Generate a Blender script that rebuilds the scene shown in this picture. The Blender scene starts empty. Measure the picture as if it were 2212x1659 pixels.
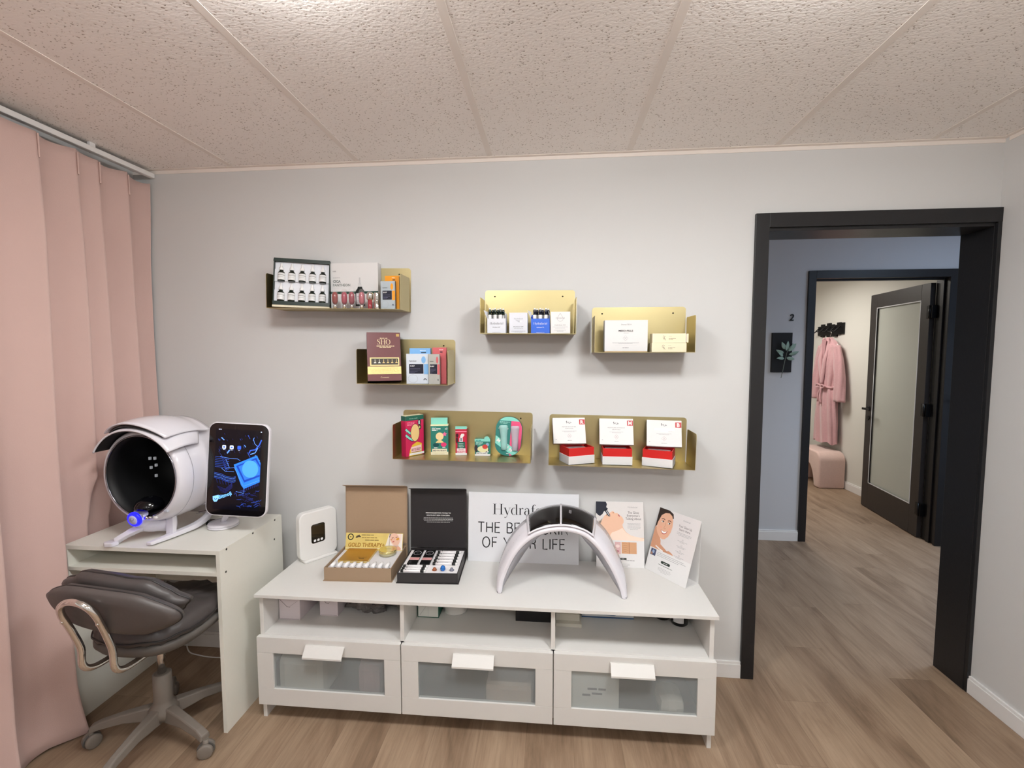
import bpy, bmesh, math, random
from mathutils import Vector, Matrix, Euler
sc = bpy.context.scene
C = sc.collection
PI = math.pi
rad = math.radians
random.seed(7)

# ------------------------------------------------------------------ camera
CAM = Vector((1.1873, -2.1124, 1.4931))
yaw, pitch, roll = 0.0882, -0.0685, -0.0008
F_PX = 994.43
fwd = Vector((-math.sin(yaw) * math.cos(pitch), math.cos(yaw) * math.cos(pitch), math.sin(pitch)))
rgt = Vector((math.cos(yaw), math.sin(yaw), 0.0))
upv = rgt.cross(fwd)
r2 = math.cos(roll) * rgt + math.sin(roll) * upv
u2 = -math.sin(roll) * rgt + math.cos(roll) * upv
cam_d = bpy.data.cameras.new('camera')
cam = bpy.data.objects.new('camera', cam_d)
C.objects.link(cam)
mw = Matrix.Identity(4)
for i in range(3):
    mw[i][0], mw[i][1], mw[i][2], mw[i][3] = r2[i], u2[i], -fwd[i], CAM[i]
cam.matrix_world = mw
cam_d.sensor_fit = 'HORIZONTAL'
cam_d.sensor_width = 36.0
cam_d.lens = 36.0 * F_PX / 2212.0
cam_d.clip_start = 0.02
sc.camera = cam

# ------------------------------------------------------------------ view, world
vs = sc.view_settings
vs.view_transform = 'Standard'
vs.look = 'None'
vs.gamma = 1.0
vs.use_curve_mapping = False
vs.exposure = 0.04
w = bpy.data.worlds.new('world')
sc.world = w
w.use_nodes = True
w.node_tree.nodes['Background'].inputs[0].default_value = (0.80, 0.86, 1.0, 1)
w.node_tree.nodes['Background'].inputs[1].default_value = 0.05
sc.cycles.max_bounces = 10
sc.cycles.diffuse_bounces = 6
sc.cycles.glossy_bounces = 5
sc.cycles.transmission_bounces = 8
sc.cycles.transparent_max_bounces = 10
sc.cycles.caustics_reflective = False
sc.cycles.caustics_refractive = False
sc.cycles.sample_clamp_indirect = 4.0
sc.cycles.use_adaptive_sampling = False

# ------------------------------------------------------------------ ceiling light panels (lamp + fixture)
H = 2.364
HALL_H = 2.385
WARM = (0.985, 0.992, 0.985)
def area(name, loc, sx, sy, power, col, parent=None, spread=PI):
    d = bpy.data.lights.new(name, 'AREA')
    d.shape = 'RECTANGLE'
    d.size, d.size_y = sx, sy
    d.energy = power
    d.color = col
    d.spread = spread
    o = bpy.data.objects.new(name, d)
    C.objects.link(o)
    o.location = loc
    if parent: o.parent = parent
    return o
# (x, y, size x, size y, watts, colour, ceiling height, label)
PANELS = [
    (0.60, -1.35, 0.30, 0.36, 12.5, WARM, H, 'square ceiling light panel over the left half of the room'),
    (1.82, -1.35, 0.30, 0.36, 15.8, WARM, H, 'square ceiling light panel over the right half of the room'),
    (0.60, -3.20, 0.30, 0.36, 8.5, WARM, H, 'unseen ceiling panel added as fill light at the rear left of the room'),  # both rear panels are out of view, added as fill
    (1.82, -3.20, 0.30, 0.36, 8.5, WARM, H, 'unseen ceiling panel added as fill light at the rear right of the room'),
    (4.10, 0.60, 0.50, 0.50, 10.0, (0.62, 0.78, 1.0), HALL_H, 'cool flush ceiling light in the hallway'),
    (3.35, 3.10, 0.60, 0.60, 17.0, (1.0, 0.95, 0.88), HALL_H, 'flush ceiling light in the far treatment room'),
]

# ------------------------------------------------------------------ materials (all procedural)
MATS = {}
def mat(name, col, rough=0.5, metal=0.0, var=0.04, scale=30.0, bump=0.0, emit=0.0, trans=0.0, ior=1.45,
        alpha=1.0, coat=0.0, sheen=0.0, aniso=None, spec=0.5, bscale=None):
    if name in MATS: return MATS[name]
    m = bpy.data.materials.new(name)
    m.use_nodes = True
    nt = m.node_tree; N = nt.nodes; L = nt.links
    b = N['Principled BSDF']
    tc = N.new('ShaderNodeTexCoord')
    mp = N.new('ShaderNodeMapping'); L.new(tc.outputs['Object'], mp.inputs[0])
    if aniso: mp.inputs['Scale'].default_value = aniso
    nz = N.new('ShaderNodeTexNoise'); L.new(mp.outputs[0], nz.inputs['Vector'])
    nz.inputs['Scale'].default_value = scale
    nz.inputs['Detail'].default_value = 4
    mx = N.new('ShaderNodeMix'); mx.data_type = 'RGBA'
    L.new(nz.outputs['Fac'], mx.inputs['Factor'])
    c = Vector(col[:3])
    mx.inputs[6].default_value = (*(c * (1 - var)), 1)
    mx.inputs[7].default_value = (*[min(1, x) for x in (c * (1 + var))], 1)
    L.new(mx.outputs[2], b.inputs['Base Color'])
    b.inputs['Roughness'].default_value = rough
    b.inputs['Metallic'].default_value = metal
    b.inputs['IOR'].default_value = ior
    b.inputs['Specular IOR Level'].default_value = spec
    b.inputs['Transmission Weight'].default_value = trans
    b.inputs['Alpha'].default_value = alpha
    b.inputs['Coat Weight'].default_value = coat
    b.inputs['Sheen Weight'].default_value = sheen
    if emit:
        L.new(mx.outputs[2], b.inputs['Emission Color'])
        b.inputs['Emission Strength'].default_value = emit
    if bump:
        bp = N.new('ShaderNodeBump'); bp.inputs['Strength'].default_value = bump
        bp.inputs['Distance'].default_value = 0.002
        if bscale:
            n2 = N.new('ShaderNodeTexNoise'); L.new(mp.outputs[0], n2.inputs['Vector'])
            n2.inputs['Scale'].default_value = bscale; n2.inputs['Detail'].default_value = 3
            L.new(n2.outputs['Fac'], bp.inputs['Height'])
        else:
            L.new(nz.outputs['Fac'], bp.inputs['Height'])
        L.new(bp.outputs[0], b.inputs['Normal'])
    MATS[name] = m
    return m
def lin(r, g, b):
    f = lambda c: (c / 255 / 12.92) if c / 255 <= 0.04045 else ((c / 255 + 0.055) / 1.055) ** 2.4
    return (f(r), f(g), f(b))
def ink(r, g, b, rough=0.5, metal=0.0, emit=0.0):
    return mat('print_%d_%d_%d%s' % (r, g, b, '_lit' if emit else ''), lin(r, g, b), rough, metal, 0.02, emit=emit)

# ------------------------------------------------------------------ mesh builder
class MB:
    def __init__(s):
        s.v = []; s.f = []; s.mi = []; s.mats = []; s.sm = []; s.M = Matrix.Identity(4)
    def slot(s, m):
        if m not in s.mats: s.mats.append(m)
        return s.mats.index(m)
    def add(s, vs, fs, m=None, smooth=False):
        o = len(s.v)
        s.v += [tuple(s.M @ Vector(p)) for p in vs]
        k = s.slot(m) if m else 0
        for f in fs:
            s.f.append(tuple(i + o for i in f)); s.mi.append(k); s.sm.append(smooth)
        return s
    def box(s, x0, x1, y0, y1, z0, z1, m=None, bev=0.0):
        if bev <= 0:
            vs = [(x, y, z) for z in (z0, z1) for y in (y0, y1) for x in (x0, x1)]
            return s.add(vs, [(0, 2, 3, 1), (4, 5, 7, 6), (0, 1, 5, 4), (2, 6, 7, 3), (0, 4, 6, 2), (1, 3, 7, 5)], m)
        bm = bmesh.new()
        bmesh.ops.create_cube(bm, size=1)
        for v in bm.verts:
            v.co = Vector((x0 + (v.co.x + .5) * (x1 - x0), y0 + (v.co.y + .5) * (y1 - y0), z0 + (v.co.z + .5) * (z1 - z0)))
        b = min(bev, 0.45 * min(abs(x1 - x0), abs(y1 - y0), abs(z1 - z0)))
        bmesh.ops.bevel(bm, geom=bm.edges[:], offset=b, segments=2, affect='EDGES', profile=0.6)
        s.bm(bm, m); return s
    def bm(s, bm, m=None, smooth=False):
        bm.verts.index_update()
        s.add([v.co[:] for v in bm.verts], [[v.index for v in f.verts] for f in bm.faces], m, smooth)
        bm.free(); return s
    def prism(s, pts, z0, z1, m=None, axis='z', smooth=False):
        """polygon pts (a,b) extruded along axis between z0 and z1; axis y: pts are (x,z)"""
        n = len(pts)
        def P(a, b, h):
            return (a, b, h) if axis == 'z' else ((a, h, b) if axis == 'y' else (h, a, b))
        vs = [P(a, b, z0) for a, b in pts] + [P(a, b, z1) for a, b in pts]
        s.add(vs, [tuple(range(n))[::-1], tuple(range(n, 2 * n))], m, False)
        s.add(vs, [(i, (i + 1) % n, n + (i + 1) % n, n + i) for i in range(n)], m, smooth)
        return s
    def cyl(s, p, r, h, m=None, seg=24, r2=None, axis='z'):
        r2 = r if r2 is None else r2
        p = Vector(p); vs = []
        for (R, t) in ((r, 0), (r2, h)):
            for i in range(seg):
                a = 2 * PI * i / seg; c, q = R * math.cos(a), R * math.sin(a)
                vs.append(tuple(p + Vector((c, q, t) if axis == 'z' else ((c, t, q) if axis == 'y' else (t, c, q)))))
        s.add(vs, [(i, (i + 1) % seg, seg + (i + 1) % seg, seg + i) for i in range(seg)], m, True)
        s.add(vs, [tuple(range(seg))[::-1], tuple(range(seg, 2 * seg))], m, False)
        return s
    def lathe(s, prof, m=None, seg=28, p=(0, 0, 0), axis='z'):
        """prof: list of (radius, height)"""
        vs = []; p = Vector(p)
        for (R, t) in prof:
            for i in range(seg):
                a = 2 * PI * i / seg; c, q = R * math.cos(a), R * math.sin(a)
                vs.append(tuple(p + Vector((c, q, t) if axis == 'z' else ((c, t, q) if axis == 'y' else (t, c, q)))))
        fs = []
        for k in range(len(prof) - 1):
            for i in range(seg):
                j = (i + 1) % seg
                fs.append((k * seg + i, k * seg + j, (k + 1) * seg + j, (k + 1) * seg + i))
        s.add(vs, fs, m, True)
        s.add(vs, [tuple(range(seg))[::-1], tuple(range((len(prof) - 1) * seg, len(prof) * seg))], m, False)
        return s
    def tube(s, path, r, m=None, seg=12, closed=False, sub=0):
        pts = [Vector(p) for p in path]
        if sub: pts = smooth_path(pts, sub, closed)
        n = len(pts); rr = r if isinstance(r, (list, tuple)) else [r] * n
        if len(rr) != n: rr = [rr[min(len(rr) - 1, int(i * (len(rr) - 1) / (n - 1) + .5))] for i in range(n)]
        vs = []; prev = None
        for i in range(n):
            a = pts[(i - 1) % n] if (closed or i > 0) else pts[i]
            b = pts[(i + 1) % n] if (closed or i < n - 1) else pts[i]
            t = (b - a).normalized()
            if prev is None:
                up = Vector((0, 0, 1)) if abs(t.z) < 0.9 else Vector((1, 0, 0))
                nx = t.cross(up).normalized()
            else:
                nx = (prev - t * prev.dot(t)).normalized()
            prev = nx; ny = t.cross(nx)
            for k in range(seg):
                q = 2 * PI * k / seg
                vs.append(tuple(pts[i] + (nx * math.cos(q) + ny * math.sin(q)) * rr[i]))
        fs = []
        for i in range(n if closed else n - 1):
            for k in range(seg):
                a0 = i * seg; a1 = ((i + 1) % n) * seg; k1 = (k + 1) % seg
                fs.append((a0 + k, a0 + k1, a1 + k1, a1 + k))
        s.add(vs, fs, m, True)
        if not closed: s.add(vs, [tuple(range(seg))[::-1], tuple(range((n - 1) * seg, n * seg))], m)
        return s
    def grid(s, P, nu, nv, m=None, smooth=True, closed_u=False):
        vs = [tuple(P(i / (nu if closed_u else nu - 1), j / (nv - 1))) for j in range(nv) for i in range(nu)]
        fs = []
        for j in range(nv - 1):
            for i in range(nu if closed_u else nu - 1):
                i1 = (i + 1) % nu
                fs.append((j * nu + i, j * nu + i1, (j + 1) * nu + i1, (j + 1) * nu + i))
        return s.add(vs, fs, m, smooth)
    def build(s, name, m=None, parent=None, loc=None, rot=None, smooth=None, subsurf=0, solid=0.0, bevel=0.0):
        me = bpy.data.meshes.new(name)
        me.from_pydata(s.v, [], s.f)
        for x in (s.mats or [m]): me.materials.append(x)
        for i, pl in enumerate(me.polygons):
            pl.material_index = s.mi[i]
            pl.use_smooth = s.sm[i] if smooth is None else smooth
        me.update()
        bm = bmesh.new(); bm.from_mesh(me)
        bmesh.ops.remove_doubles(bm, verts=bm.verts, dist=1e-6)
        bmesh.ops.recalc_face_normals(bm, faces=bm.faces)
        bm.to_mesh(me); bm.free()
        o = bpy.data.objects.new(name, me)
        C.objects.link(o)
        if parent: o.parent = parent
        if loc: o.location = loc
        if rot: o.rotation_euler = rot
        if solid:
            k = o.modifiers.new('solid', 'SOLIDIFY'); k.thickness = solid; k.offset = 0
        if bevel:
            k = o.modifiers.new('bevel', 'BEVEL'); k.width = bevel; k.segments = 2; k.limit_method = 'ANGLE'
        if subsurf:
            k = o.modifiers.new('sub', 'SUBSURF'); k.levels = subsurf; k.render_levels = subsurf
        return o
def smooth_path(pts, sub, closed=False):
    out = []; n = len(pts)
    rng = n if closed else n - 1
    for i in range(rng):
        p0 = pts[(i - 1) % n] if (closed or i > 0) else pts[i] * 2 - pts[i + 1]
        p1 = pts[i]; p2 = pts[(i + 1) % n]
        p3 = pts[(i + 2) % n] if (closed or i < n - 2) else pts[i + 1] * 2 - pts[i]
        for k in range(sub):
            t = k / sub
            out.append(0.5 * ((2 * p1) + (p2 - p0) * t + (2 * p0 - 5 * p1 + 4 * p2 - p3) * t * t + (3 * p1 - p0 - 3 * p2 + p3) * t ** 3))
    if not closed: out.append(pts[-1].copy())
    return out
def interp(tab, t):
    if t <= tab[0][0]: return tab[0][1]
    for (a, va), (b, vb) in zip(tab, tab[1:]):
        if t <= b: return va + (vb - va) * (t - a) / (b - a)
    return tab[-1][1]

# ------------------------------------------------------------------ tags
def tag(o, label=None, cat=None, group=None, kind=None):
    if label: o['label'] = label
    if cat: o['category'] = cat
    if group: o['group'] = group
    if kind: o['kind'] = kind
    return o
def thing(name, label, cat, loc=(0, 0, 0), rot=(0, 0, 0), group=None, M=None):
    o = bpy.data.objects.new(name, None)
    C.objects.link(o)
    o.empty_display_size = 0.05
    if M is not None:
        l, q, sc_ = M.decompose()
        o.location = l; o.rotation_euler = q.to_euler()
    else:
        o.location = loc; o.rotation_euler = rot
    return tag(o, label, cat, group)
def struct(o): o['kind'] = 'structure'; return o
def dup(root, loc=None, rot=None, label=None, M=None):
    r = root.copy(); C.objects.link(r)
    if M is not None:
        l, q, sc_ = M.decompose(); r.location = l; r.rotation_euler = q.to_euler()
    if loc: r.location = loc
    if rot: r.rotation_euler = rot
    if label: r['label'] = label
    for ch in list(root.children):
        c = ch.copy(); C.objects.link(c); c.parent = r
        for g in ch.children:
            d = g.copy(); C.objects.link(d); d.parent = c
    return r

# ------------------------------------------------------------------ lettering
_tc = {}
def text2d(s, bold=0.0, res=2):
    k = (s, bold, res)
    if k in _tc: return _tc[k]
    cu = bpy.data.curves.new('t', 'FONT')
    cu.body = s; cu.size = 1.0; cu.resolution_u = res; cu.offset = bold
    ob = bpy.data.objects.new('t', cu)
    me = ob.to_mesh()
    vs = [v.co.copy() for v in me.vertices]
    fs = [tuple(p.vertices) for p in me.polygons]
    ob.to_mesh_clear()
    bpy.data.objects.remove(ob); bpy.data.curves.remove(cu)
    if vs:
        x0 = min(v.x for v in vs); x1 = max(v.x for v in vs)
    else: x0 = x1 = 0
    _tc[k] = (vs, fs, x0, x1)
    return _tc[k]
def stroke(path, wd):
    """polyline with per-point widths to quads"""
    pts = [Vector((p[0], p[1], 0)) for p in path]; vs = []; n = len(pts)
    for i, p in enumerate(pts):
        t = (pts[min(i + 1, n - 1)] - pts[max(i - 1, 0)]).normalized()
        nn = Vector((-t.y, t.x, 0)); w_ = wd[i] if isinstance(wd, list) else wd
        vs += [p + nn * w_ / 2, p - nn * w_ / 2]
    return vs, [(2 * i, 2 * i + 1, 2 * i + 3, 2 * i + 2) for i in range(n - 1)]
def arc(cx, cy, rx, ry, a0, a1, n=14): return [(cx + rx * math.cos(rad(a0 + (a1 - a0) * i / n)), cy + ry * math.sin(rad(a0 + (a1 - a0) * i / n))) for i in range(n + 1)]
def dwid(path, cx, thick, thin):
    mx = max(abs(p[0] - cx) for p in path) or 1
    return [thin + (thick - thin) * (abs(p[0] - cx) / mx) ** 1.6 for p in path]
def serif_glyphs(T=0.085, t=0.018):
    G = {}; X = 0.45
    def ser(x, y, w_=0.2): return stroke([(x - w_ / 2, y), (x + w_ / 2, y)], t)
    G['H'] = (0.78, [stroke([(.16, 0), (.16, .7)], T * 1.1), stroke([(.62, 0), (.62, .7)], T * 1.1), stroke([(.16, .36), (.62, .36)], t)] + [ser(x, y, .26) for x in (.16, .62) for y in (.008, .692)])
    G['y'] = (0.5, [stroke([(.09, X), (.27, 0)], T), stroke([(.43, X), (.27, 0), (.2, -.17), (.12, -.21), (.07, -.18)], [t, t, t * 1.4, t * 2, T * .8]), ser(.09, X, .18), ser(.43, X, .16)])
    b = arc(.22, .225, .165, .235, 60, 300)
    G['d'] = (0.53, [stroke(b, dwid(b, .22, T, t)), stroke([(.4, 0), (.4, .7)], T), ser(.34, .69, .12), ser(.45, .01, .12)])
    G['r'] = (0.38, [stroke([(.12, 0), (.12, X)], T), ser(.12, .01), ser(.08, X - .01, .12), stroke([(.14, .3), (.2, .42), (.28, .45), (.33, .4)], [t, t * 1.3, T * .6, T * .9])])
    b2 = arc(.19, .13, .13, .14, 90, 300)
    G['a'] = (0.48, [stroke([(.09, .33), (.1, .41), (.19, .46), (.3, .42), (.33, .3)], [T * .9, T * .4, t * 1.6, T * .7, T]), stroke([(.33, .3), (.33, .06), (.38, .01), (.45, .03)], [T, T, T * .6, t]), stroke(b2 + [(.33, .1)], dwid(b2 + [(.33, .1)], .22, T, t)), stroke([(.33, .27), (.19, .27)], t)])
    G['f'] = (0.3, [stroke([(.13, 0), (.13, .55), (.17, .67), (.25, .7), (.32, .66)], [T, T, T * .7, t * 1.5, T * .8]), ser(.13, .01, .22), stroke([(.02, X - .01), (.27, X - .01)], t)])
    b3 = arc(.24, .225, .18, .235, 45, 315)
    G['c'] = (0.43, [stroke(b3, dwid(b3, .24, T, t)), stroke([(.36, .36), (.37, .3)], T * .8)])
    G['i'] = (0.25, [stroke([(.12, 0), (.12, X)], T), ser(.12, .01), ser(.08, X - .01, .12), stroke([(.12, .57), (.12, .66)], T * 1.1)])
    G['l'] = (0.25, [stroke([(.12, 0), (.12, .7)], T), ser(.12, .01), ser(.08, .69, .12)])
    o_ = arc(.36, .35, .29, .36, 0, 360, 28); G['O'] = (0.74, [stroke(o_, dwid(o_, .36, T * 1.1, t))])
    s_ = [(.44, .58), (.40, .66), (.30, .705), (.18, .69), (.11, .61), (.12, .51), (.22, .42), (.34, .34), (.44, .25), (.45, .12), (.36, .02), (.24, -.005), (.13, .04), (.08, .14)]
    G['S'] = (0.54, [stroke(s_, [t, t, t, t * 1.6, T * .8, T, T * 1.1, T * 1.1, T, T * .9, t * 1.8, t, t, t]), stroke([(.45, .50), (.45, .70)], t), stroke([(.075, .0), (.075, .20)], t)])
    return G
GLY = serif_glyphs()
def serif2d(s):
    vs = []; fs = []; x = 0
    for ch in s:
        wd, parts = GLY[ch]
        for (pv, pf) in parts:
            o = len(vs); vs += [p + Vector((x, 0, 0)) for p in pv]; fs += [tuple(i + o for i in f) for f in pf]
        x += wd
    return vs, fs, 0, x

class Print:
    """flat ink on a panel: local plane given by origin, u and v directions; every layer 0.15 mm above the last"""
    def __init__(s, o, u, v, step=0.00018):
        s.o = Vector(o); s.u = Vector(u).normalized(); s.v = Vector(v).normalized(); s.n = s.u.cross(s.v); s.step = step
        s.mb = MB()
    def P(s, a, b, l): return tuple(s.o + s.u * a + s.v * b + s.n * (s.step * (l + 1)))
    def poly(s, pts, m, l=0): s.mb.add([s.P(a, b, l) for a, b in pts], [tuple(range(len(pts)))], m); return s
    def rect(s, a0, b0, a1, b1, m, l=0): return s.poly([(a0, b0), (a1, b0), (a1, b1), (a0, b1)], m, l)
    def ell(s, cx, cy, rx, ry, m, l=0, rot=0, a0=0, a1=360, n=28):
        c, q = math.cos(rad(rot)), math.sin(rad(rot)); pts = []
        for i in range(n + (0 if a1 - a0 >= 360 else 1)):
            t = rad(a0 + (a1 - a0) * i / n); x, y = rx * math.cos(t), ry * math.sin(t)
            pts.append((cx + x * c - y * q, cy + x * q + y * c))
        return s.poly(pts, m, l)
    def ring(s, cx, cy, rx, ry, wd, m, l=0): return s.line(arc(cx, cy, rx, ry, 0, 360, 32), wd, m, l)
    def line(s, path, wd, m, l=0):
        vs, fs = stroke(path, wd); s.mb.add([s.P(v.x, v.y, l) for v in vs], fs, m); return s
    def _t(s, d, x, y, size, m, l, align, width, rot, shear=0):
        vs, fs, x0, x1 = d
        sx = size if width is None else width / max(1e-6, x1 - x0)
        off = {'c': (x0 + x1) / 2, 'l': x0, 'r': x1}[align]
        c, q = math.cos(rad(rot)), math.sin(rad(rot)); out = []
        for v in vs:
            a, b = (v.x - off) * sx + v.y * size * shear, v.y * size
            out.append(s.P(x + a * c - b * q, y + a * q + b * c, l))
        s.mb.add(out, fs, m); return s
    def text(s, t, x, y, size, m, l=1, align='c', width=None, bold=0.0, rot=0, res=2, shear=0):
        return s._t(text2d(t, bold, res), x, y, size, m, l, align, width, rot, shear)
    def serif(s, t, x, y, size, m, l=1, align='c', width=None, rot=0): return s._t(serif2d(t), x, y, size, m, l, align, width, rot)
    def greek(s, x, y, wdt, n, pitch, m, l=1, align='c', h=None, seed=0):
        """lines of print too small to read: broken thin bars"""
        rn = random.Random(seed + n + int(x * 1e4)); h = h or pitch * 0.38
        for k in range(n):
            ww = wdt * (1 if k < n - 1 else rn.uniform(.5, .8)) * rn.uniform(.9, 1)
            a = x - ww / 2 if align == 'c' else x; e = a + ww
            while a < e:
                q = min(e - a, h * rn.uniform(2.5, 7)); s.rect(a, y - k * pitch, a + q, y - k * pitch + h, m, l); a += q + h * .7
        return s
    def build(s, name, parent): return s.mb.build(name, None, parent)

# ------------------------------------------------------------------ room materials
def wall_mat(name, col):
    return mat(name, col, 0.72, 0, 0.012, 2.0, spec=0.3)
M_wall = wall_mat('painted wall', lin(213, 213, 212))
M_hallwall = wall_mat('painted hallway wall', lin(208, 210, 214))
M_room2 = wall_mat('painted treatment room wall', lin(222, 221, 214))
M_white = mat('white painted trim', lin(236, 235, 234), 0.35, 0, 0.01)
M_black = mat('black painted trim', (0.0125, 0.0122, 0.0135), 0.38, 0, 0.15, 60, bump=0.15, bscale=90)
M_dark = mat('dark brown black door paint', (0.032, 0.027, 0.026), 0.42, 0, 0.15, 40)
M_blackmetal = mat('black hardware', (0.006, 0.006, 0.007), 0.35, 0.4, 0.05)

def floor_material():
    m = bpy.data.materials.new('vinyl oak planks'); m.use_nodes = True
    nt = m.node_tree; N = nt.nodes; L = nt.links; b = N['Principled BSDF']
    tc = N.new('ShaderNodeTexCoord')
    sep = N.new('ShaderNodeSeparateXYZ'); L.new(tc.outputs['Object'], sep.inputs[0])
    def math_(op, a, b_=None, v=None):
        n = N.new('ShaderNodeMath'); n.operation = op
        if hasattr(a, 'links'): L.new(a, n.inputs[0])
        else: n.inputs[0].default_value = a
        if b_ is not None: L.new(b_, n.inputs[1])
        if v is not None: n.inputs[1].default_value = v
        return n.outputs[0]
    # plank ids
    px = math_('DIVIDE', sep.outputs['X'], v=0.182)
    col = math_('FLOOR', px)
    wn = N.new('ShaderNodeTexWhiteNoise'); wn.noise_dimensions = '1D'; L.new(col, wn.inputs['W'])
    yo = math_('MULTIPLY', wn.outputs['Value'], v=1.22)
    yy = math_('ADD', sep.outputs['Y'], yo)
    py = math_('DIVIDE', yy, v=1.22)
    row = math_('FLOOR', py)
    cid = N.new('ShaderNodeCombineXYZ'); L.new(col, cid.inputs[0]); L.new(row, cid.inputs[1])
    w2 = N.new('ShaderNodeTexWhiteNoise'); w2.noise_dimensions = '3D'; L.new(cid.outputs[0], w2.inputs['Vector'])
    # grain coordinates: stretched along y and shifted per plank
    ofs = N.new('ShaderNodeVectorMath'); ofs.operation = 'SCALE'; L.new(w2.outputs['Color'], ofs.inputs[0]); ofs.inputs['Scale'].default_value = 7.0
    add = N.new('ShaderNodeVectorMath'); add.operation = 'ADD'; L.new(tc.outputs['Object'], add.inputs[0]); L.new(ofs.outputs[0], add.inputs[1])
    mp = N.new('ShaderNodeMapping'); L.new(add.outputs[0], mp.inputs[0]); mp.inputs['Scale'].default_value = (6.0, 1.1, 1)
    n1 = N.new('ShaderNodeTexNoise'); L.new(mp.outputs[0], n1.inputs['Vector']); n1.inputs['Scale'].default_value = 1.0; n1.inputs['Detail'].default_value = 6; n1.inputs['Roughness'].default_value = .6; n1.inputs['Distortion'].default_value = 0.9
    mp2 = N.new('ShaderNodeMapping'); L.new(add.outputs[0], mp2.inputs[0]); mp2.inputs['Scale'].default_value = (60, 3.0, 1)
    n2 = N.new('ShaderNodeTexNoise'); L.new(mp2.outputs[0], n2.inputs['Vector']); n2.inputs['Scale'].default_value = 1.5; n2.inputs['Detail'].default_value = 8; n2.inputs['Roughness'].default_value = .7
    cr = N.new('ShaderNodeValToRGB'); L.new(n1.outputs['Fac'], cr.inputs[0])
    e = cr.color_ramp.elements
    e[0].position = .30; e[0].color = (*lin(116, 95, 76), 1)
    e[1].position = .72; e[1].color = (*lin(170, 147, 124), 1)
    k = e.new(.42); k.color = (*lin(142, 119, 98), 1)
    k = e.new(.52); k.color = (*lin(155, 132, 110), 1)
    mx = N.new('ShaderNodeMix'); mx.data_type = 'RGBA'; mx.blend_type = 'MULTIPLY'; mx.inputs['Factor'].default_value = 1
    L.new(cr.outputs[0], mx.inputs[6])
    cr2 = N.new('ShaderNodeValToRGB'); L.new(n2.outputs['Fac'], cr2.inputs[0])
    cr2.color_ramp.elements[0].position = .3; cr2.color_ramp.elements[0].color = (.80, .785, .77, 1)
    cr2.color_ramp.elements[1].position = .62; cr2.color_ramp.elements[1].color = (1.05, 1.05, 1.05, 1)
    L.new(cr2.outputs[0], mx.inputs[7])
    # per plank brightness
    hv = N.new('ShaderNodeHueSaturation'); L.new(mx.outputs[2], hv.inputs['Color'])
    v_ = math_('MULTIPLY_ADD', w2.outputs['Value'], v=0.07); v_.node.inputs[2].default_value = 0.965
    L.new(v_, hv.inputs['Value'])
    # fine seams
    fx = math_('FRACT', px); ax = math_('ABSOLUTE', math_('SUBTRACT', fx, v=.5)); sx = math_('GREATER_THAN', ax, v=.4955)
    fy = math_('FRACT', py); ay = math_('ABSOLUTE', math_('SUBTRACT', fy, v=.5)); sy = math_('GREATER_THAN', ay, v=.4992)
    sm = math_('MAXIMUM', sx, sy)
    m3 = N.new('ShaderNodeMix'); m3.data_type = 'RGBA'; L.new(math_('MULTIPLY', sm, v=.30), m3.inputs['Factor'])
    L.new(hv.outputs[0], m3.inputs[6]); m3.inputs[7].default_value = (*lin(70, 52, 40), 1)
    L.new(m3.outputs[2], b.inputs['Base Color'])
    b.inputs['Roughness'].default_value = .52; b.inputs['Specular IOR Level'].default_value = .35
    bp = N.new('ShaderNodeBump'); bp.inputs['Strength'].default_value = .12; bp.inputs['Distance'].default_value = .001
    L.new(n2.outputs['Fac'], bp.inputs['Height']); L.new(bp.outputs[0], b.inputs['Normal'])
    return m
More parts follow.
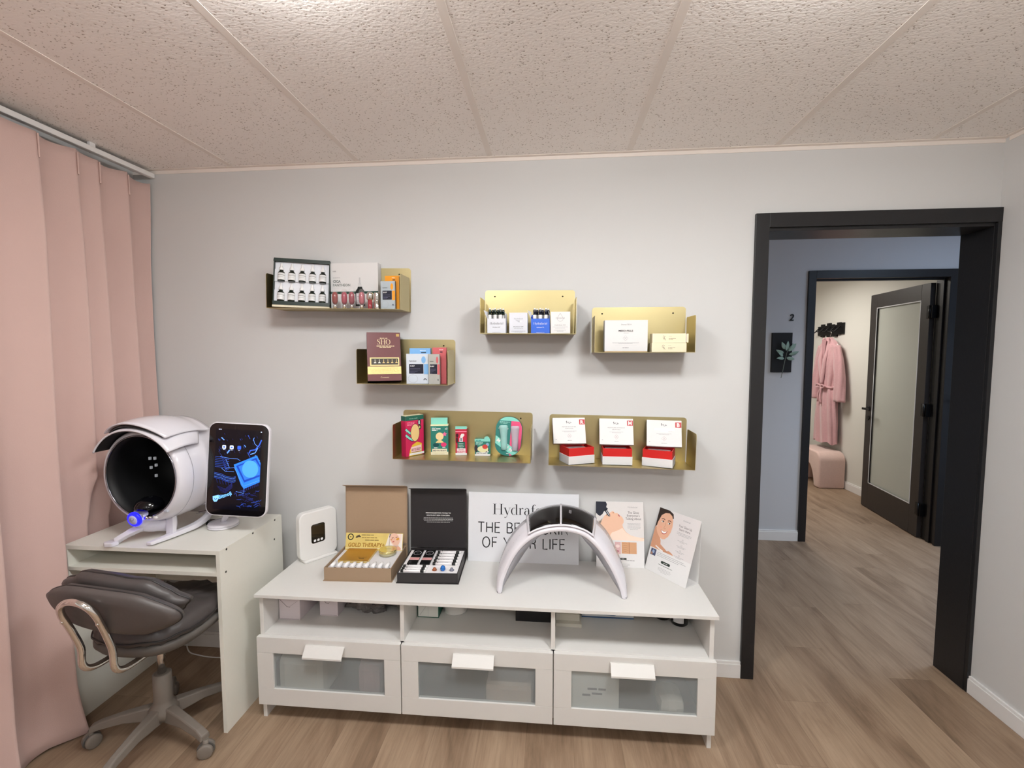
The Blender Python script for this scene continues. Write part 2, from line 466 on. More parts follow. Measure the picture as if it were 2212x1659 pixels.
def ceiling_material():
    m = bpy.data.materials.new('fissured ceiling tile'); m.use_nodes = True
    nt = m.node_tree; N = nt.nodes; L = nt.links; b = N['Principled BSDF']
    tc = N.new('ShaderNodeTexCoord')
    # irregular short worm holes: voronoi cells warped by noise
    nz = N.new('ShaderNodeTexNoise'); L.new(tc.outputs['Object'], nz.inputs['Vector']); nz.inputs['Scale'].default_value = 120
    sc1 = N.new('ShaderNodeVectorMath'); sc1.operation = 'SCALE'; L.new(nz.outputs['Color'], sc1.inputs[0]); sc1.inputs['Scale'].default_value = 0.010
    ad = N.new('ShaderNodeVectorMath'); ad.operation = 'ADD'; L.new(tc.outputs['Object'], ad.inputs[0]); L.new(sc1.outputs[0], ad.inputs[1])
    mp = N.new('ShaderNodeMapping'); L.new(ad.outputs[0], mp.inputs[0]); mp.inputs['Scale'].default_value = (1.0, 1.7, 1)
    vo = N.new('ShaderNodeTexVoronoi'); L.new(mp.outputs[0], vo.inputs['Vector']); vo.inputs['Scale'].default_value = 78
    n3 = N.new('ShaderNodeTexNoise'); L.new(tc.outputs['Object'], n3.inputs['Vector']); n3.inputs['Scale'].default_value = 38; n3.inputs['Detail'].default_value = 2
    mul = N.new('ShaderNodeMath'); mul.operation = 'MULTIPLY'; L.new(n3.outputs['Fac'], mul.inputs[0]); mul.inputs[1].default_value = .46
    lt = N.new('ShaderNodeMath'); lt.operation = 'SUBTRACT'; L.new(mul.outputs[0], lt.inputs[0]); L.new(vo.outputs['Distance'], lt.inputs[1])
    cr = N.new('ShaderNodeValToRGB'); L.new(lt.outputs[0], cr.inputs[0])
    e = cr.color_ramp.elements
    e[0].position = 0.0; e[0].color = (*lin(252, 247, 243), 1)
    e[1].position = .09; e[1].color = (*lin(178, 165, 156), 1)
    L.new(cr.outputs[0], b.inputs['Base Color'])
    b.inputs['Roughness'].default_value = .9; b.inputs['Specular IOR Level'].default_value = .1
    bp = N.new('ShaderNodeBump'); bp.inputs['Strength'].default_value = .5; bp.inputs['Distance'].default_value = .002; bp.invert = True
    L.new(lt.outputs[0], bp.inputs['Height']); L.new(bp.outputs[0], b.inputs['Normal'])
    return m
M_floor = floor_material()
M_ceil = ceiling_material()
M_tbar = mat('ceiling grid enamel', lin(240, 232, 225), 0.6, 0, 0.01)
#M_lightdiff = mat('lit acrylic diffuser', (1, .97, .93), 0.5, emit=3.0)

XL, XR, YB = -0.83, 3.022, -4.1          # main room
def W(name, m, *boxes):
    b = MB()
    for bx in boxes: b.box(*bx)
    return struct(b.build(name, m))
W('floor', M_floor, (XL - .1, 5.2, YB - .1, 5.3, -0.06, 0.0))
# back wall with the doorway cut out
T0 = 0.145
W('wall_back', M_wall, (XL, 2.090, 0, T0, 0, H + .1), (2.090, XR, 0, T0, 2.044, H + .1))
W('wall_left', M_wall, (XL - .1, XL, YB, T0, 0, H + .1))
W('wall_right', M_wall, (XR, XR + .12, YB, T0, 0, H + .1))
W('wall_rear', wall_mat('painted rear wall', lin(205, 205, 205)), (XL, XR, YB - .1, YB, 0, H + .1))
W('ceiling', M_ceil, (XL, XR, YB, 0, H, H + .05))
# grid: bars in both directions, wall angle
tb = MB()
for k in range(-1, 5):
    x = 0.2938 + .61 * k
    tb.box(x - .012, x + .012, YB, -.022, H - .0015, H + .001)
for k in range(0, 4):
    y = -1.06 - 1.22 * k
    tb.box(XL, XR, y - .012, y + .012, H - .0016, H + .001)
struct(tb.build('trim_1', M_tbar))
W('trim_2', M_tbar, (XL, XR, -.021, 0, H - .003, H - .0005), (XL, XR, -.0025, 0, H - .018, H - .003),
  (XR - .021, XR, YB, -.021, H - .003, H - .0005), (XR - .0025, XR, YB, -.021, H - .018, H - .003))

# hallway and treatment room behind the doorway
HY = 1.635
W('wall_hall_back', M_hallwall, (2.0, 3.150, HY, HY + .12, 0, HALL_H + .05), (4.160, 5.1, HY, HY + .12, 0, HALL_H + .05),
  (3.150, 4.160, HY, HY + .12, 2.075, HALL_H + .05))
W('wall_hall_left', M_hallwall, (1.2, 1.3, T0, HY + .12, 0, HALL_H + .05), (1.3, 2.0, HY, HY + .12, 0, HALL_H + .05))
W('wall_hall_front', M_hallwall, (XR + .12, 5.1, T0 - .1, T0, 0, HALL_H + .05))
W('wall_hall_right', M_hallwall, (5.0, 5.1, T0, HY, 0, HALL_H + .05))
W('ceiling_hall', M_ceil, (1.2, 5.1, T0, HY + .12, HALL_H, HALL_H + .05))
W('wall_treatment_right', M_room2, (4.39, 4.49, HY + .12, 5.2, 0, HALL_H + .05))
W('wall_treatment_left', M_room2, (1.9, 2.0, HY + .12, 5.2, 0, HALL_H + .05))
W('wall_treatment_back', M_room2, (2.0, 4.49, 5.1, 5.2, 0, HALL_H + .05))
W('ceiling_treatment', M_ceil, (1.9, 4.49, HY + .12, 5.2, HALL_H, HALL_H + .05))

# door casing of the open doorway: flat black boards and jamb lining
DO = MB()
z1 = 2.085
DO.box(2.052, 2.108, -.016, .0, 0, z1)                     # left casing
DO.box(2.108, XR, -.016, .0, 2.026, z1)                    # head casing
DO.box(3.006, XR - .0005, -.0155, .0, 0, 2.026)            # scribed right casing
DO.box(2.090, 2.112, -.002, T0 + .014, 0, 2.022)           # jamb lining left
DO.box(3.004, XR - .0005, 0, T0 + .014, 0, 2.022)          # jamb lining right
DO.box(2.112, 3.004, -.002, T0 + .014, 2.012, 2.034)       # head lining
struct(DO.build('door_1', M_black, bevel=.0012))
DH = MB()
DH.box(2.046, 2.112, T0, T0 + .015, 0, 2.085); DH.box(2.112, 3.07, T0, T0 + .015, 2.018, 2.085)
struct(DH.build('trim_3', M_black))

# baseboards
def base(name, x0, x1, y0, y1, m=M_white, h=.077):
    b = MB(); b.box(x0, x1, y0, y1, 0, h - .012)
    dx, dy = (0, .004) if abs(x1 - x0) > abs(y1 - y0) else (.004, 0)
    # thinner moulded lip
    if name.endswith('right'): b.box(x0 + .004, x1, y0, y1, h - .012, h)
    elif name.endswith('left'): b.box(x0, x1 - .004, y0, y1, h - .012, h)
    else: b.box(x0, x1, y0 + .004, y1, h - .012, h)
    return struct(b.build(name, m, bevel=.0015))
base('baseboard_back', XL + .02, 2.052, -.014, 0)
base('baseboard_right', XR - .014, XR, YB, -.016)
base('baseboard_hall_back', 2.0, 3.125, HY - .014, HY, h=.085)
base('baseboard_hall_back_corner', 4.183, 5.0, HY - .014, HY, h=.085)
base('baseboard_treatment_right', 4.376, 4.39, HY + .12, 5.1, h=.085)

# second door: frame, leaf with frosted glass, opened into the treatment room
FR = MB()
for (a, b_) in ((3.125, 3.180), (4.124, 4.181)): FR.box(a, b_, HY - .018, HY, 0, 2.109)
FR.box(3.180, 4.124, HY - .018, HY, 2.052, 2.109)
FR.box(3.150, 3.168, HY, HY + .13, 0, 2.062); FR.box(4.140, 4.160, HY, HY + .13, 0, 2.062); FR.box(3.168, 4.140, HY, HY + .13, 2.052, 2.075)
FR.box(3.168, 3.180, HY + .045, HY + .075, 0, 2.052); FR.box(4.128, 4.140, HY + .045, HY + .075, 0, 2.052); FR.box(3.180, 4.128, HY + .045, HY + .075, 2.040, 2.052)
struct(FR.build('trim_4', M_black, bevel=.0015))
door2 = bpy.data.objects.new('door_2', None); C.objects.link(door2); struct(door2)
door2.location = (4.128, 1.775, 0.0)
ang = math.atan2(2.611 - 1.784, 4.201 - 4.104)
door2.rotation_euler = (0, 0, ang)
LW, LH, LT = .83, 2.03, .036
b = MB(); st = .105
b.box(0, st, -LT / 2, LT / 2, .006, LH); b.box(LW - st, LW, -LT / 2, LT / 2, .006, LH)
b.box(st, LW - st, -LT / 2, LT / 2, .006, .245); b.box(st, LW - st, -LT / 2, LT / 2, LH - .125, LH)
b.build('door_leaf', M_dark, door2, bevel=.002)
b = MB()
for sgn in (-1, 1):
    y0 = sgn * LT / 2
    for (x0, x1, za, zb) in ((st, st + .008, .245, LH - .125), (LW - st - .008, LW - st, .245, LH - .125), (st, LW - st, .245, .253), (st, LW - st, LH - .133, LH - .125)):
        b.box(x0, x1, min(y0 - .001, y0 + .001) , max(y0 - .001, y0 + .001), za, zb)
b.build('glass_bead', mat('pale glazing bead', lin(220, 222, 226), .4), door2)
M_frost = mat('frosted glass', lin(214, 217, 208), 0.42, 0, 0.02, 8, trans=0.30, ior=1.25)
b = MB(); b.box(st + .001, LW - st - .001, -.003, .003, .246, LH - .126)
b.build('glass_panel', M_frost, door2)
b = MB()
for sg in (-1, 1):
    b.cyl((LW - .055, sg * LT / 2, .955), .024, sg * .008, axis='y'); b.cyl((LW - .055, sg * LT / 2, .955), .009, sg * .05, axis='y')
    b.box(LW - .17, LW - .045, min(sg * .062, sg * .074), max(sg * .062, sg * .074), .945, .966, bev=.003)
    b.cyl((LW - .055, sg * LT / 2, .865), .02, sg * .006, axis='y')
b.build('door_handle', M_blackmetal, door2)
for z in (.233, 1.031, 1.80):
    b = MB(); b.cyl((-.010, LT / 2 + .004, z - .045), .009, .10, seg=12); b.box(-.032, .03, LT / 2 - .001, LT / 2 + .003, z - .045, z + .055); b.box(-.034, -.01, -.012, LT / 2 + .003, z - .045, z + .055)
    b.build('hinge', M_blackmetal, door2)

# ceiling light fixtures
for (x, y, sx, sy, pw, col, hh, lab) in PANELS:
    t = thing('ceiling_light', lab, 'ceiling light', (x, y, hh))
    b = MB(); fw = .014
    for (a0, a1, c0, c1) in ((-sx / 2 - fw, sx / 2 + fw, -sy / 2 - fw, -sy / 2), (-sx / 2 - fw, sx / 2 + fw, sy / 2, sy / 2 + fw), (-sx / 2 - fw, -sx / 2, -sy / 2, sy / 2), (sx / 2, sx / 2 + fw, -sy / 2, sy / 2)):
        b.box(a0, a1, c0, c1, -.012, 0)
    b.build('light_frame', M_white, t)
    dz = .072 if y < 0 else .03
    em = mat('lit acrylic diffuser %d' % int(hh * 1000 + pw), col, .5, var=0, emit=pw / (sx * sy * PI) * (1.0 if y < 0 else .5))
    b = MB(); b.box(-sx / 2, sx / 2, -sy / 2, sy / 2, -dz, -.001)
    b.build('light_diffuser', em, t)
    area('light_source', (0, 0, -dz - .003), sx, sy, pw * (.3 if y < 0 else 1), col, t, spread=rad(112 if y > 0 and y < 1.6 else 168))

# ------------------------------------------------------------------ storage bench
M_lam = mat('white laminate', lin(218, 217, 214), 0.36, 0, 0.012, 60)
M_frostdrawer = mat('grey frosted drawer glass', lin(176, 184, 186), 0.30, 0, 0.02, 8, alpha=.36)
BZ = 0.527
bench = thing('storage_bench', 'long low white storage bench with three frosted glass drawers against the back wall', 'storage bench', (0, -.430, 0))
b = MB(); b.box(0, 1.8, 0, .413, BZ - .0135, BZ, bev=.001); b.build('bench_top', M_lam, bench)
b = MB()
for (a, c) in ((.010, .026), (1.774, 1.790)): b.box(a, c, .018, .410, 0, BZ - .0135)
for (a, c) in ((.593, .609), (1.186, 1.202)): b.box(a, c, .018, .400, .085, BZ - .0135)
b.box(.026, 1.774, .018, .405, .340, .356); b.box(.026, 1.774, .030, .405, .068, .084)
b.box(.026, 1.774, .398, .403, .084, BZ - .0135)
b.build('bench_carcass', M_lam, bench, bevel=.0007)
for (x0, x1) in ((.004, .5975), (.6015, 1.1935), (1.1975, 1.796)):
    gx0, gx1 = x0 + .067, x1 - .066
    b = MB()
    b.box(x0, x1, 0, .018, .286, .351, bev=.0012); b.box(x0, x1, 0, .018, .066, .136, bev=.0012)
    b.box(x0, gx0, 0, .018, .1365, .2855, bev=.0008); b.box(gx1, x1, 0, .018, .1365, .2855, bev=.0008)
    dr = b.build('drawer_front', M_lam, bench)
    b = MB(); b.box(gx0, gx1, .007, .010, .1362, .2858); b.build('glass_panel', M_frostdrawer, dr)
    xc = (x0 + x1) / 2 - .008
    b = MB(); b.prism([(0, .330), (-.006, .331), (-.034, .299), (-.034, .2925), (-.031, .2925), (-.031, .298), (-.005, .324), (0, .324)], xc - .080, xc + .080, M_lam, axis='x')
    b.build('drawer_handle', M_white, dr)
    b = MB(); b.box(x0 + .03, x1 - .03, .020, .38, .088, .092); b.box(x0 + .03, x0 + .036, .020, .38, .092, .20); b.box(x1 - .036, x1 - .03, .020, .38, .092, .20); b.box(x0 + .03, x1 - .03, .374, .38, .092, .20)
    b.build('drawer_box', mat('shade grey drawer interior', lin(120, 124, 126), .6), dr)  # shade deep inside the white drawer is put into this grey
# things kept inside the drawers, seen blurred through the frosted glass
M_pale = mat('pale storage carton', lin(222, 222, 214), .6)
def inbox(name, label, cat, x0, x1, y0, y1, z0, z1, m, bev=.004):
    o = thing(name, label, cat, ((x0 + x1) / 2, y0, z0))
    b = MB(); b.box(-(x1 - x0) / 2, (x1 - x0) / 2, 0, y1 - y0, 0, z1 - z0, bev=bev); b.build('box_body', m, o)
    return o
inbox('storage_carton', 'pale carton seen blurred behind the left drawer glass', 'carton', .078, .275, -.415, -.25, .092, .262, M_pale, .03)
inbox('storage_carton', 'dusky pink carton seen blurred behind the left drawer glass', 'carton', .40, .50, -.39, -.24, .092, .235, mat('dusky pink carton', lin(190, 160, 160), .6), .03)
inbox('storage_carton', 'tan carton seen blurred behind the middle drawer glass', 'carton', .93, 1.115, -.412, -.26, .092, .200, mat('tan carton', lin(196, 178, 158), .6), .02)
o = inbox('storage_carton', 'pale carton with grey lettering seen behind the right drawer glass', 'carton', 1.262, 1.445, -.418, -.25, .092, .300, mat('light grey carton', lin(232, 234, 228), .6), .003)
p = Print((-.0915, 0, 0), (1, 0, 0), (0, 0, 1)); gp = ink(90, 90, 96)
p.greek(.10, .115, .075, 2, .018, gp, h=.008); p.greek(.06, .09, .06, 1, .02, gp, h=.008, seed=3); p.build('printed_text', o)
inbox('storage_bag', 'crumpled clear bag seen blurred at the right end of the right drawer', 'bag', 1.60, 1.70, -.40, -.28, .092, .17, mat('pale crumpled film', lin(235, 232, 222), .3, bump=.6), .035)

# contents of the open compartments
SZ = .3562
M_wrap = mat('white wrapping paper', lin(218, 208, 212), .55, 0, .02, 12, bump=.15)
M_fold = ink(120, 108, 112)
def carton(x0, x1, yf, yb, h, label, rz=0.0):
    o = thing('wrapped_carton', label, 'carton', ((x0 + x1) / 2, yf, SZ), (0, 0, rz), 'wrapped cartons in the open shelf')
    W_ = x1 - x0; b = MB(); b.box(-W_ / 2, W_ / 2, 0, yb - yf, 0, h, bev=.0015); b.build('carton_body', M_wrap, o)
    p = Print((0, 0, 0), (1, 0, 0), (0, 0, 1))
    p.line([(-W_ / 2 + .002, h - .028), (-.012, .058), (.002, .055)], .0022, M_fold); p.line([(-W_ / 2 + .002, h - .024), (W_ / 2 - .002, h - .024)], .0016, M_fold)
    p.line([(W_ / 2 - .01, h - .034), (.0, .058)], .0008, M_fold); p.line([(-W_ / 2 + .004, .004), (W_ / 2 - .004, .004)], .001, M_fold); p.build('fold_lines', o)
carton(.030, .123, -.313, -.07, .118, 'white wrapped carton at the left end of the open bench compartment')
carton(.188, .269, -.271, -.06, .118, 'white wrapped carton beside the clear plastic bag')
# clear bag
M_film = mat('clear plastic film', lin(226, 218, 216), .22, trans=.75, ior=1.12, bump=.9, bscale=40, alpha=.8)
def blob(o, name, cx, cy, cz, rx, ry, rz, m, seed, amp=.25, seg=26, lumps=3.0):
    from mathutils import noise
    b = MB()
    def P(u, v):
        th = 2 * PI * u; ph = PI * (v - .5)
        d = Vector((math.cos(ph) * math.cos(th), math.cos(ph) * math.sin(th), math.sin(ph)))
        k = 1 + amp * (noise.noise(d * lumps + Vector((seed, 0, 0))) - abs(noise.noise(d * lumps * 2.1 + Vector((0, seed, 0)))) * .8)
        return Vector((cx + rx * d.x * k, cy + ry * d.y * k, max(.0012, cz + rz * d.z * k)))
    b.grid(P, seg * 2, seg, m, closed_u=True)
    return b.build(name, None, o)
o = thing('plastic_bag', 'crumpled clear plastic bag in the left open compartment', 'plastic bag', (.41, -.185, SZ))
blob(o, 'bag_film', -.015, 0, .055, .118, .085, .066, M_film, 2.3, .55)
blob(o, 'bag_contents', -.01, .01, .045, .07, .055, .045, mat('dull mauve packet', lin(150, 132, 128), .5), 5.1, .3)
o = thing('plastic_bag', 'dark plastic bag behind the clear one beside the first divider', 'plastic bag', (.550, -.165, SZ))
blob(o, 'bag_film', 0, 0, .04, .042, .09, .05, mat('dark translucent film', lin(120, 112, 106), .25, bump=.8, bscale=50), 8.2, .5)
# middle compartment
o = thing('carton', 'white and green carton beside the first divider', 'carton', (.6595, -.245, SZ))
b = MB(); b.box(-.046, .046, 0, .16, 0, .115, mat('green carton board', lin(20, 92, 72), .5), bev=.001); b.build('carton_body', None, o)
b = MB(); b.box(-.043, .044, -.0012, 0, .004, .1145, mat('white carton board', lin(226, 226, 220), .5)); b.build('carton_end_flap', None, o)
p = Print((0, -.0012, 0), (1, 0, 0), (0, 0, 1)); p.line([(-.036, .01), (-.002, .06), (.0, .112)], .0008, ink(150, 150, 146)); p.line([(0, .004), (0, .1)], .0006, ink(170, 170, 166)); p.build('fold_lines', o)
o = thing('paper_roll', 'white paper roll standing beside the green carton', 'paper roll', (.764, -.172, SZ))
b = MB(); b.lathe([(.018, 0), (.050, 0), (.052, .004), (.052, .096), (.050, .1), (.018, .1)], mat('tissue', lin(226, 224, 220), .8, bump=.3)); b.build('roll', None, o)
p = Print((0, -.0525, 0), (1, 0, 0), (0, 0, 1)); p.line([(-.004, .048), (.008, .05)], .0012, ink(150, 145, 140)); p.build('paper_edge', o)
o = thing('black_box', 'flat black box against the second divider in the open shelf', 'box', (1.112, -.238, SZ))
b = MB(); b.box(-.076, .072, 0, .17, 0, .10, mat('black card', lin(16, 15, 17), .45), bev=.001); b.build('box_body', None, o)
# right compartment: pads of paper, white folder, two bottles
M_paper = mat('stacked paper edge', lin(206, 202, 190), .7, 0, .16, 30, aniso=(.2, .2, 28))
for i, (x0, x1, y0, zb, h, lab) in enumerate(((1.206, 1.312, -.262, 0, .014, 'lowest pad of paper in the stack beside the second divider'), (1.206, 1.304, -.240, .0142, .03, 'thick middle pad in the paper stack beside the second divider'), (1.206, 1.300, -.238, .0444, .048, 'top block of paper in the stack beside the second divider'))):
    o = thing('paper_pad', lab, 'paper pad', ((x0 + x1) / 2, y0, SZ + zb), group='stacked paper pads'); b = MB(); b.box(-(x1 - x0) / 2, (x1 - x0) / 2, 0, .15, 0, h); b.build('pad_sheets', M_paper, o)
o = thing('folder', 'white and blue folder standing in the right open compartment', 'folder', (1.425, -.186, SZ), (rad(-4), 0, 0))
b = MB(); b.box(-.108, .112, 0, .02, 0, .125, mat('white folder card', lin(226, 230, 234), .4), bev=.001); b.build('folder_card', None, o)
p = Print((0, 0, 0), (1, 0, 0), (0, 0, 1)); p.rect(-.108, .001, .112, .007, ink(60, 96, 140)); p.poly([(-.08, .016), (.03, .012), (.08, .03), (0, .06), (-.10, .05)], ink(96, 130, 168)); p.build('printed_graphics', o)
M_blackpl = mat('glossy black plastic', lin(14, 14, 16), .18)
for (x, y, lab, lb) in ((1.663, -.150, 'black bottle behind the labelled one on the open shelf', 0), (1.724, -.192, 'black bottle with white label at the right end of the shelf', 1)):
    o = thing('pump_bottle', lab, 'bottle', (x, y, SZ)); b = MB(); b.lathe([(.030, 0), (.0335, .004), (.0335, .105), (.026, .118), (.012, .122), (.012, .134)], M_blackpl); b.build('bottle_body', None, o)
    if lb:
        b = MB()
        def P(u, v): a = rad(-150 + 75 * u); return Vector((.0339 * math.cos(a), .0339 * math.sin(a), .016 + .08 * v))
        b.grid(P, 12, 2, mat('white label', lin(226, 226, 228), .45)); b.build('bottle_label', None, o)

# ------------------------------------------------------------------ desk
desk = thing('desk', 'white laminate desk with an open cubby, beside the pink curtain', 'desk', (-.735, -.505, 0))
DW, DD, DZ = .656, .405, .735
M_desk = mat('white desk laminate', lin(230, 229, 220), .38, 0, .012, 60)
b = MB(); b.box(.016, DW - .016, .0, DD, DZ - .016, DZ, bev=.0006); b.build('desktop', M_desk, desk)
for x in (0, DW - .016):
    b = MB(); b.box(x, x + .016, 0, DD, 0, DZ, bev=.0006); b.build('side_panel', M_desk, desk)
b = MB(); b.box(.016, DW - .016, 0.0, DD - .03, .634, .649, bev=.0006); b.box(.016, DW - .016, DD - .04, DD - .03, .649, DZ - .016); b.build('cubby_shelf', M_desk, desk)
b = MB(); b.box(.016, DW - .016, DD - .016, DD, .40, .60, bev=.0006); b.build('back_rail', M_desk, desk)
M_screw = mat('dark screw cap', lin(70, 68, 64), .4, .6)
for (y, z) in ((.038, .727), (.197, .727), (.352, .727), (.344, .640), (.030, .640)):
    b = MB(); b.cyl((DW - .0005, y, z), .0045, .0012, axis='x', seg=14); b.build('screw', M_screw, desk)

# ------------------------------------------------------------------ curtain on a ceiling rail
M_curt = mat('dusty pink curtain cloth', lin(207, 178, 170), .85, 0, .03, 5, bump=.25, bscale=420, sheen=.15)
cur = thing('curtain', 'floor length dusty pink pleated curtain along the left wall', 'curtain', (-.70, -.8, 0))
ridges = [0.02, -.155, -.297, -.392, -.549, -.76, -.93, -1.12, -1.32, -1.5, -1.7, -1.9, -2.1]
rx = [-.712, -.700, -.690, -.684, -.664, -.658, -.66, -.665, -.66, -.665, -.66, -.66, -.66]
def curtain_x(y, z):
    k = 0
    while k < len(ridges) - 2 and y < ridges[k + 1]: k += 1
    a, c = ridges[k], ridges[k + 1]; u = (a - y) / (a - c)
    r = rx[k] + (rx[k + 1] - rx[k]) * u
    hz = max(0, min(1, (2.29 - z) / .35)); w_ = (a - c)
    dep = min(.085, .55 * w_) * (.35 + .65 * hz)
    f = math.sin(PI * min(1, u ** 1.25)) ** .75
    x = r - dep * f
    x -= .012 * (1 - hz)
    if z < .22:
        g = math.exp(-((y + .62) / .13) ** 2); x += .055 * g * (1 - z / .22) ** 1.5
    x += .006 * math.sin(3.1 * z + 9 * y) * hz
    if y > -.535:
        k_ = max(0, min(1, (.98 - z) / .20)) * max(0, min(1, (y + .535) / .03)); x = x * (1 - k_) + (-.7445 + (x + .70) * .45 - .012) * k_; x = min(x, -.7425 * k_ + x * (1 - k_) if k_ < 1 else -.7425)
    return max(XL + .012, x)
b = MB()
def P(u, v):
    y = -.012 - 1.98 * u ** 1.35; z = 2.300 - .010 * abs(math.sin(22 * u)) - (2.288) * v
    yy = y
    if v > .985: yy = y
    return Vector((curtain_x(min(y, .0), z) + .70, yy + .8, z))
b.grid(P, 420, 60, M_curt)
b.build('curtain_cloth', None, cur, solid=.003)
b = MB()
for k in range(1, 8):
    y = ridges[k] + .8
    b.add([(rx[k] + .70 - .004, y - .001, 2.20), (rx[k] + .70 - .004, y - .001, 2.285), (rx[k] + .70 - .028, y + .012, 2.285), (rx[k] + .70 - .028, y + .012, 2.20)], [(0, 1, 2, 3)], M_curt)
b.build('pinch_pleats', None, cur, solid=.004)
rail = thing('curtain_rail', 'white curtain rail fixed to the ceiling above the pink curtain', 'curtain rail', (-.725, -1.5, H))
b = MB(); b.box(-.012, .012, -1.4, 1.494, -.040, -.018, bev=.004); b.build('rail_bar', M_white, rail)
for y in (-1.2, -.4, .4, 1.2):
    b = MB(); b.box(-.006, .006, y - .012, y + .012, -.024, -.001); b.build('rail_bracket', M_white, rail)

# ------------------------------------------------------------------ swivel chair
M_vinyl = mat('charcoal vinyl', lin(84, 78, 76), .42, 0, .06, 14, bump=.25, bscale=60)
M_vinyl2 = mat('dark vinyl cushion', lin(74, 69, 68), .40, 0, .06, 14, bump=.35, bscale=35)
M_pipe = mat('vinyl piping', lin(46, 43, 43), .4)
M_shell = mat('grey seat shell plastic', lin(96, 92, 88), .5, 0, .03)
M_grey = mat('taupe grey plastic', lin(122, 114, 106), .45, 0, .03)
M_chrome = mat('chrome', (.82, .80, .77), .09, 1.0, .01)
ch = thing('swivel_chair', 'low grey swivel chair with chrome back tube tucked under the desk', 'chair', (-.318, -.532, 0))
for a in (198, 270, 342, 54, 126):
    R = Matrix.Rotation(rad(a), 4, 'Z'); b = MB(); b.M = R
    secs = [(.0, .024, .070, .130), (.05, .024, .078, .128), (.13, .020, .082, .116), (.21, .018, .070, .098), (.243, .020, .062, .084)]
    vs = []
    for (x, hw, z0, z1) in secs: vs += [(x, -hw, z0), (x, hw, z0), (x, hw * .72, z1), (x, -hw * .72, z1)]
    fs = [(0, 1, 2, 3)] + [(4 * i + j, 4 * i + (j + 1) % 4, 4 * i + 4 + (j + 1) % 4, 4 * i + 4 + j) for i in range(4) for j in range(4)] + [(16, 17, 18, 19)]
    b.add(vs, fs, M_grey); b.build('base_arm', None, ch, bevel=.005)
for i, a in enumerate((198, 270, 342, 54, 126)):
    sw = (250, 250, 205, 80, 120)[i]
    R = Matrix.Translation((.243 * math.cos(rad(a)), .243 * math.sin(rad(a)), 0)) @ Matrix.Rotation(rad(sw), 4, 'Z')
    b = MB(); b.M = R
    for sg in (-1, 1):
        b.lathe([(.006, 0), (.020, 0), (.0255, .003), (.0265, .009), (.0255, .016), (.022, .018), (.008, .018)], M_grey, seg=22, p=(0, (.004 if sg > 0 else -.022), .0265), axis='y')
    b.cyl((0, 0, .03), .010, .036, M_grey, seg=14)
    b.lathe([(.028, -.003), (.030, 0), (.028, .003)], M_shell, seg=22, p=(0, 0, .0275), axis='y')
    b.build('caster', None, ch)
b = MB(); b.lathe([(.052, .085), (.050, .118), (.033, .140), (.031, .150), (.031, .252), (.026, .256)], M_grey); b.build('column_cover', None, ch)
b = MB(); b.cyl((0, 0, .25), .0145, .165, M_chrome, seg=20); b.build('gas_lift', None, ch)
U = Matrix.Translation((.036, -.010, 0))
def superell(a, n=2.6):
    c, s_ = math.cos(a), math.sin(a)
    return (math.copysign(abs(c) ** (2 / n), c), math.copysign(abs(s_) ** (2 / n), s_))
def pad(name, m, W_, D_, prof, parent, M, n=2.8, crease=None, seg=64):
    b = MB(); b.M = M
    vs = []; k = len(prof)
    for (sc_, z) in prof:
        for i in range(seg):
            x, y = superell(2 * PI * i / seg, n)
            q = 1.0
            zz = z
            if crease: q, dz = crease(2 * PI * i / seg, sc_, z); zz += dz
            vs.append((x * W_ * sc_ * q, y * D_ * sc_ * q, zz))
    fs = [(j * seg + i, j * seg + (i + 1) % seg, (j + 1) * seg + (i + 1) % seg, (j + 1) * seg + i) for j in range(k - 1) for i in range(seg)]
    b.add(vs, fs, m, True); b.add(vs[:seg], [tuple(range(seg))[::-1]], m, True); b.add(vs[-seg:], [tuple(range(seg))], m, True)
    return b.build(name, None, parent)
pad('seat_shell', M_shell, .182, .190, [(.45, .430), (.75, .434), (.93, .446), (1.0, .466), (1.0, .478), (.97, .484)], ch, U)
def cr_(a, s_, z):
    w_ = .010 * math.sin(9 * a) * (s_ > .8) + .006 * math.sin(17 * a + 1)
    return 1 + w_ * .8, w_ * .35 + (.004 * math.sin(23 * a) if s_ > .9 else 0)
pad('seat_cushion', M_vinyl2, .180, .192, [(.90, .484), (.985, .490), (1.0, .504), (.99, .520), (.93, .538), (.80, .547), (.5, .551), (.2, .550)], ch, U, crease=cr_)
b = MB(); b.M = U
ring = [(superell(2 * PI * i / 72, 2.8)[0] * .1815, superell(2 * PI * i / 72, 2.8)[1] * .1935, .504 + .003 * math.sin(9 * 2 * PI * i / 72)) for i in range(72)]
b.tube(ring, .0028, M_pipe, seg=6, closed=True); b.build('seat_piping', None, ch)
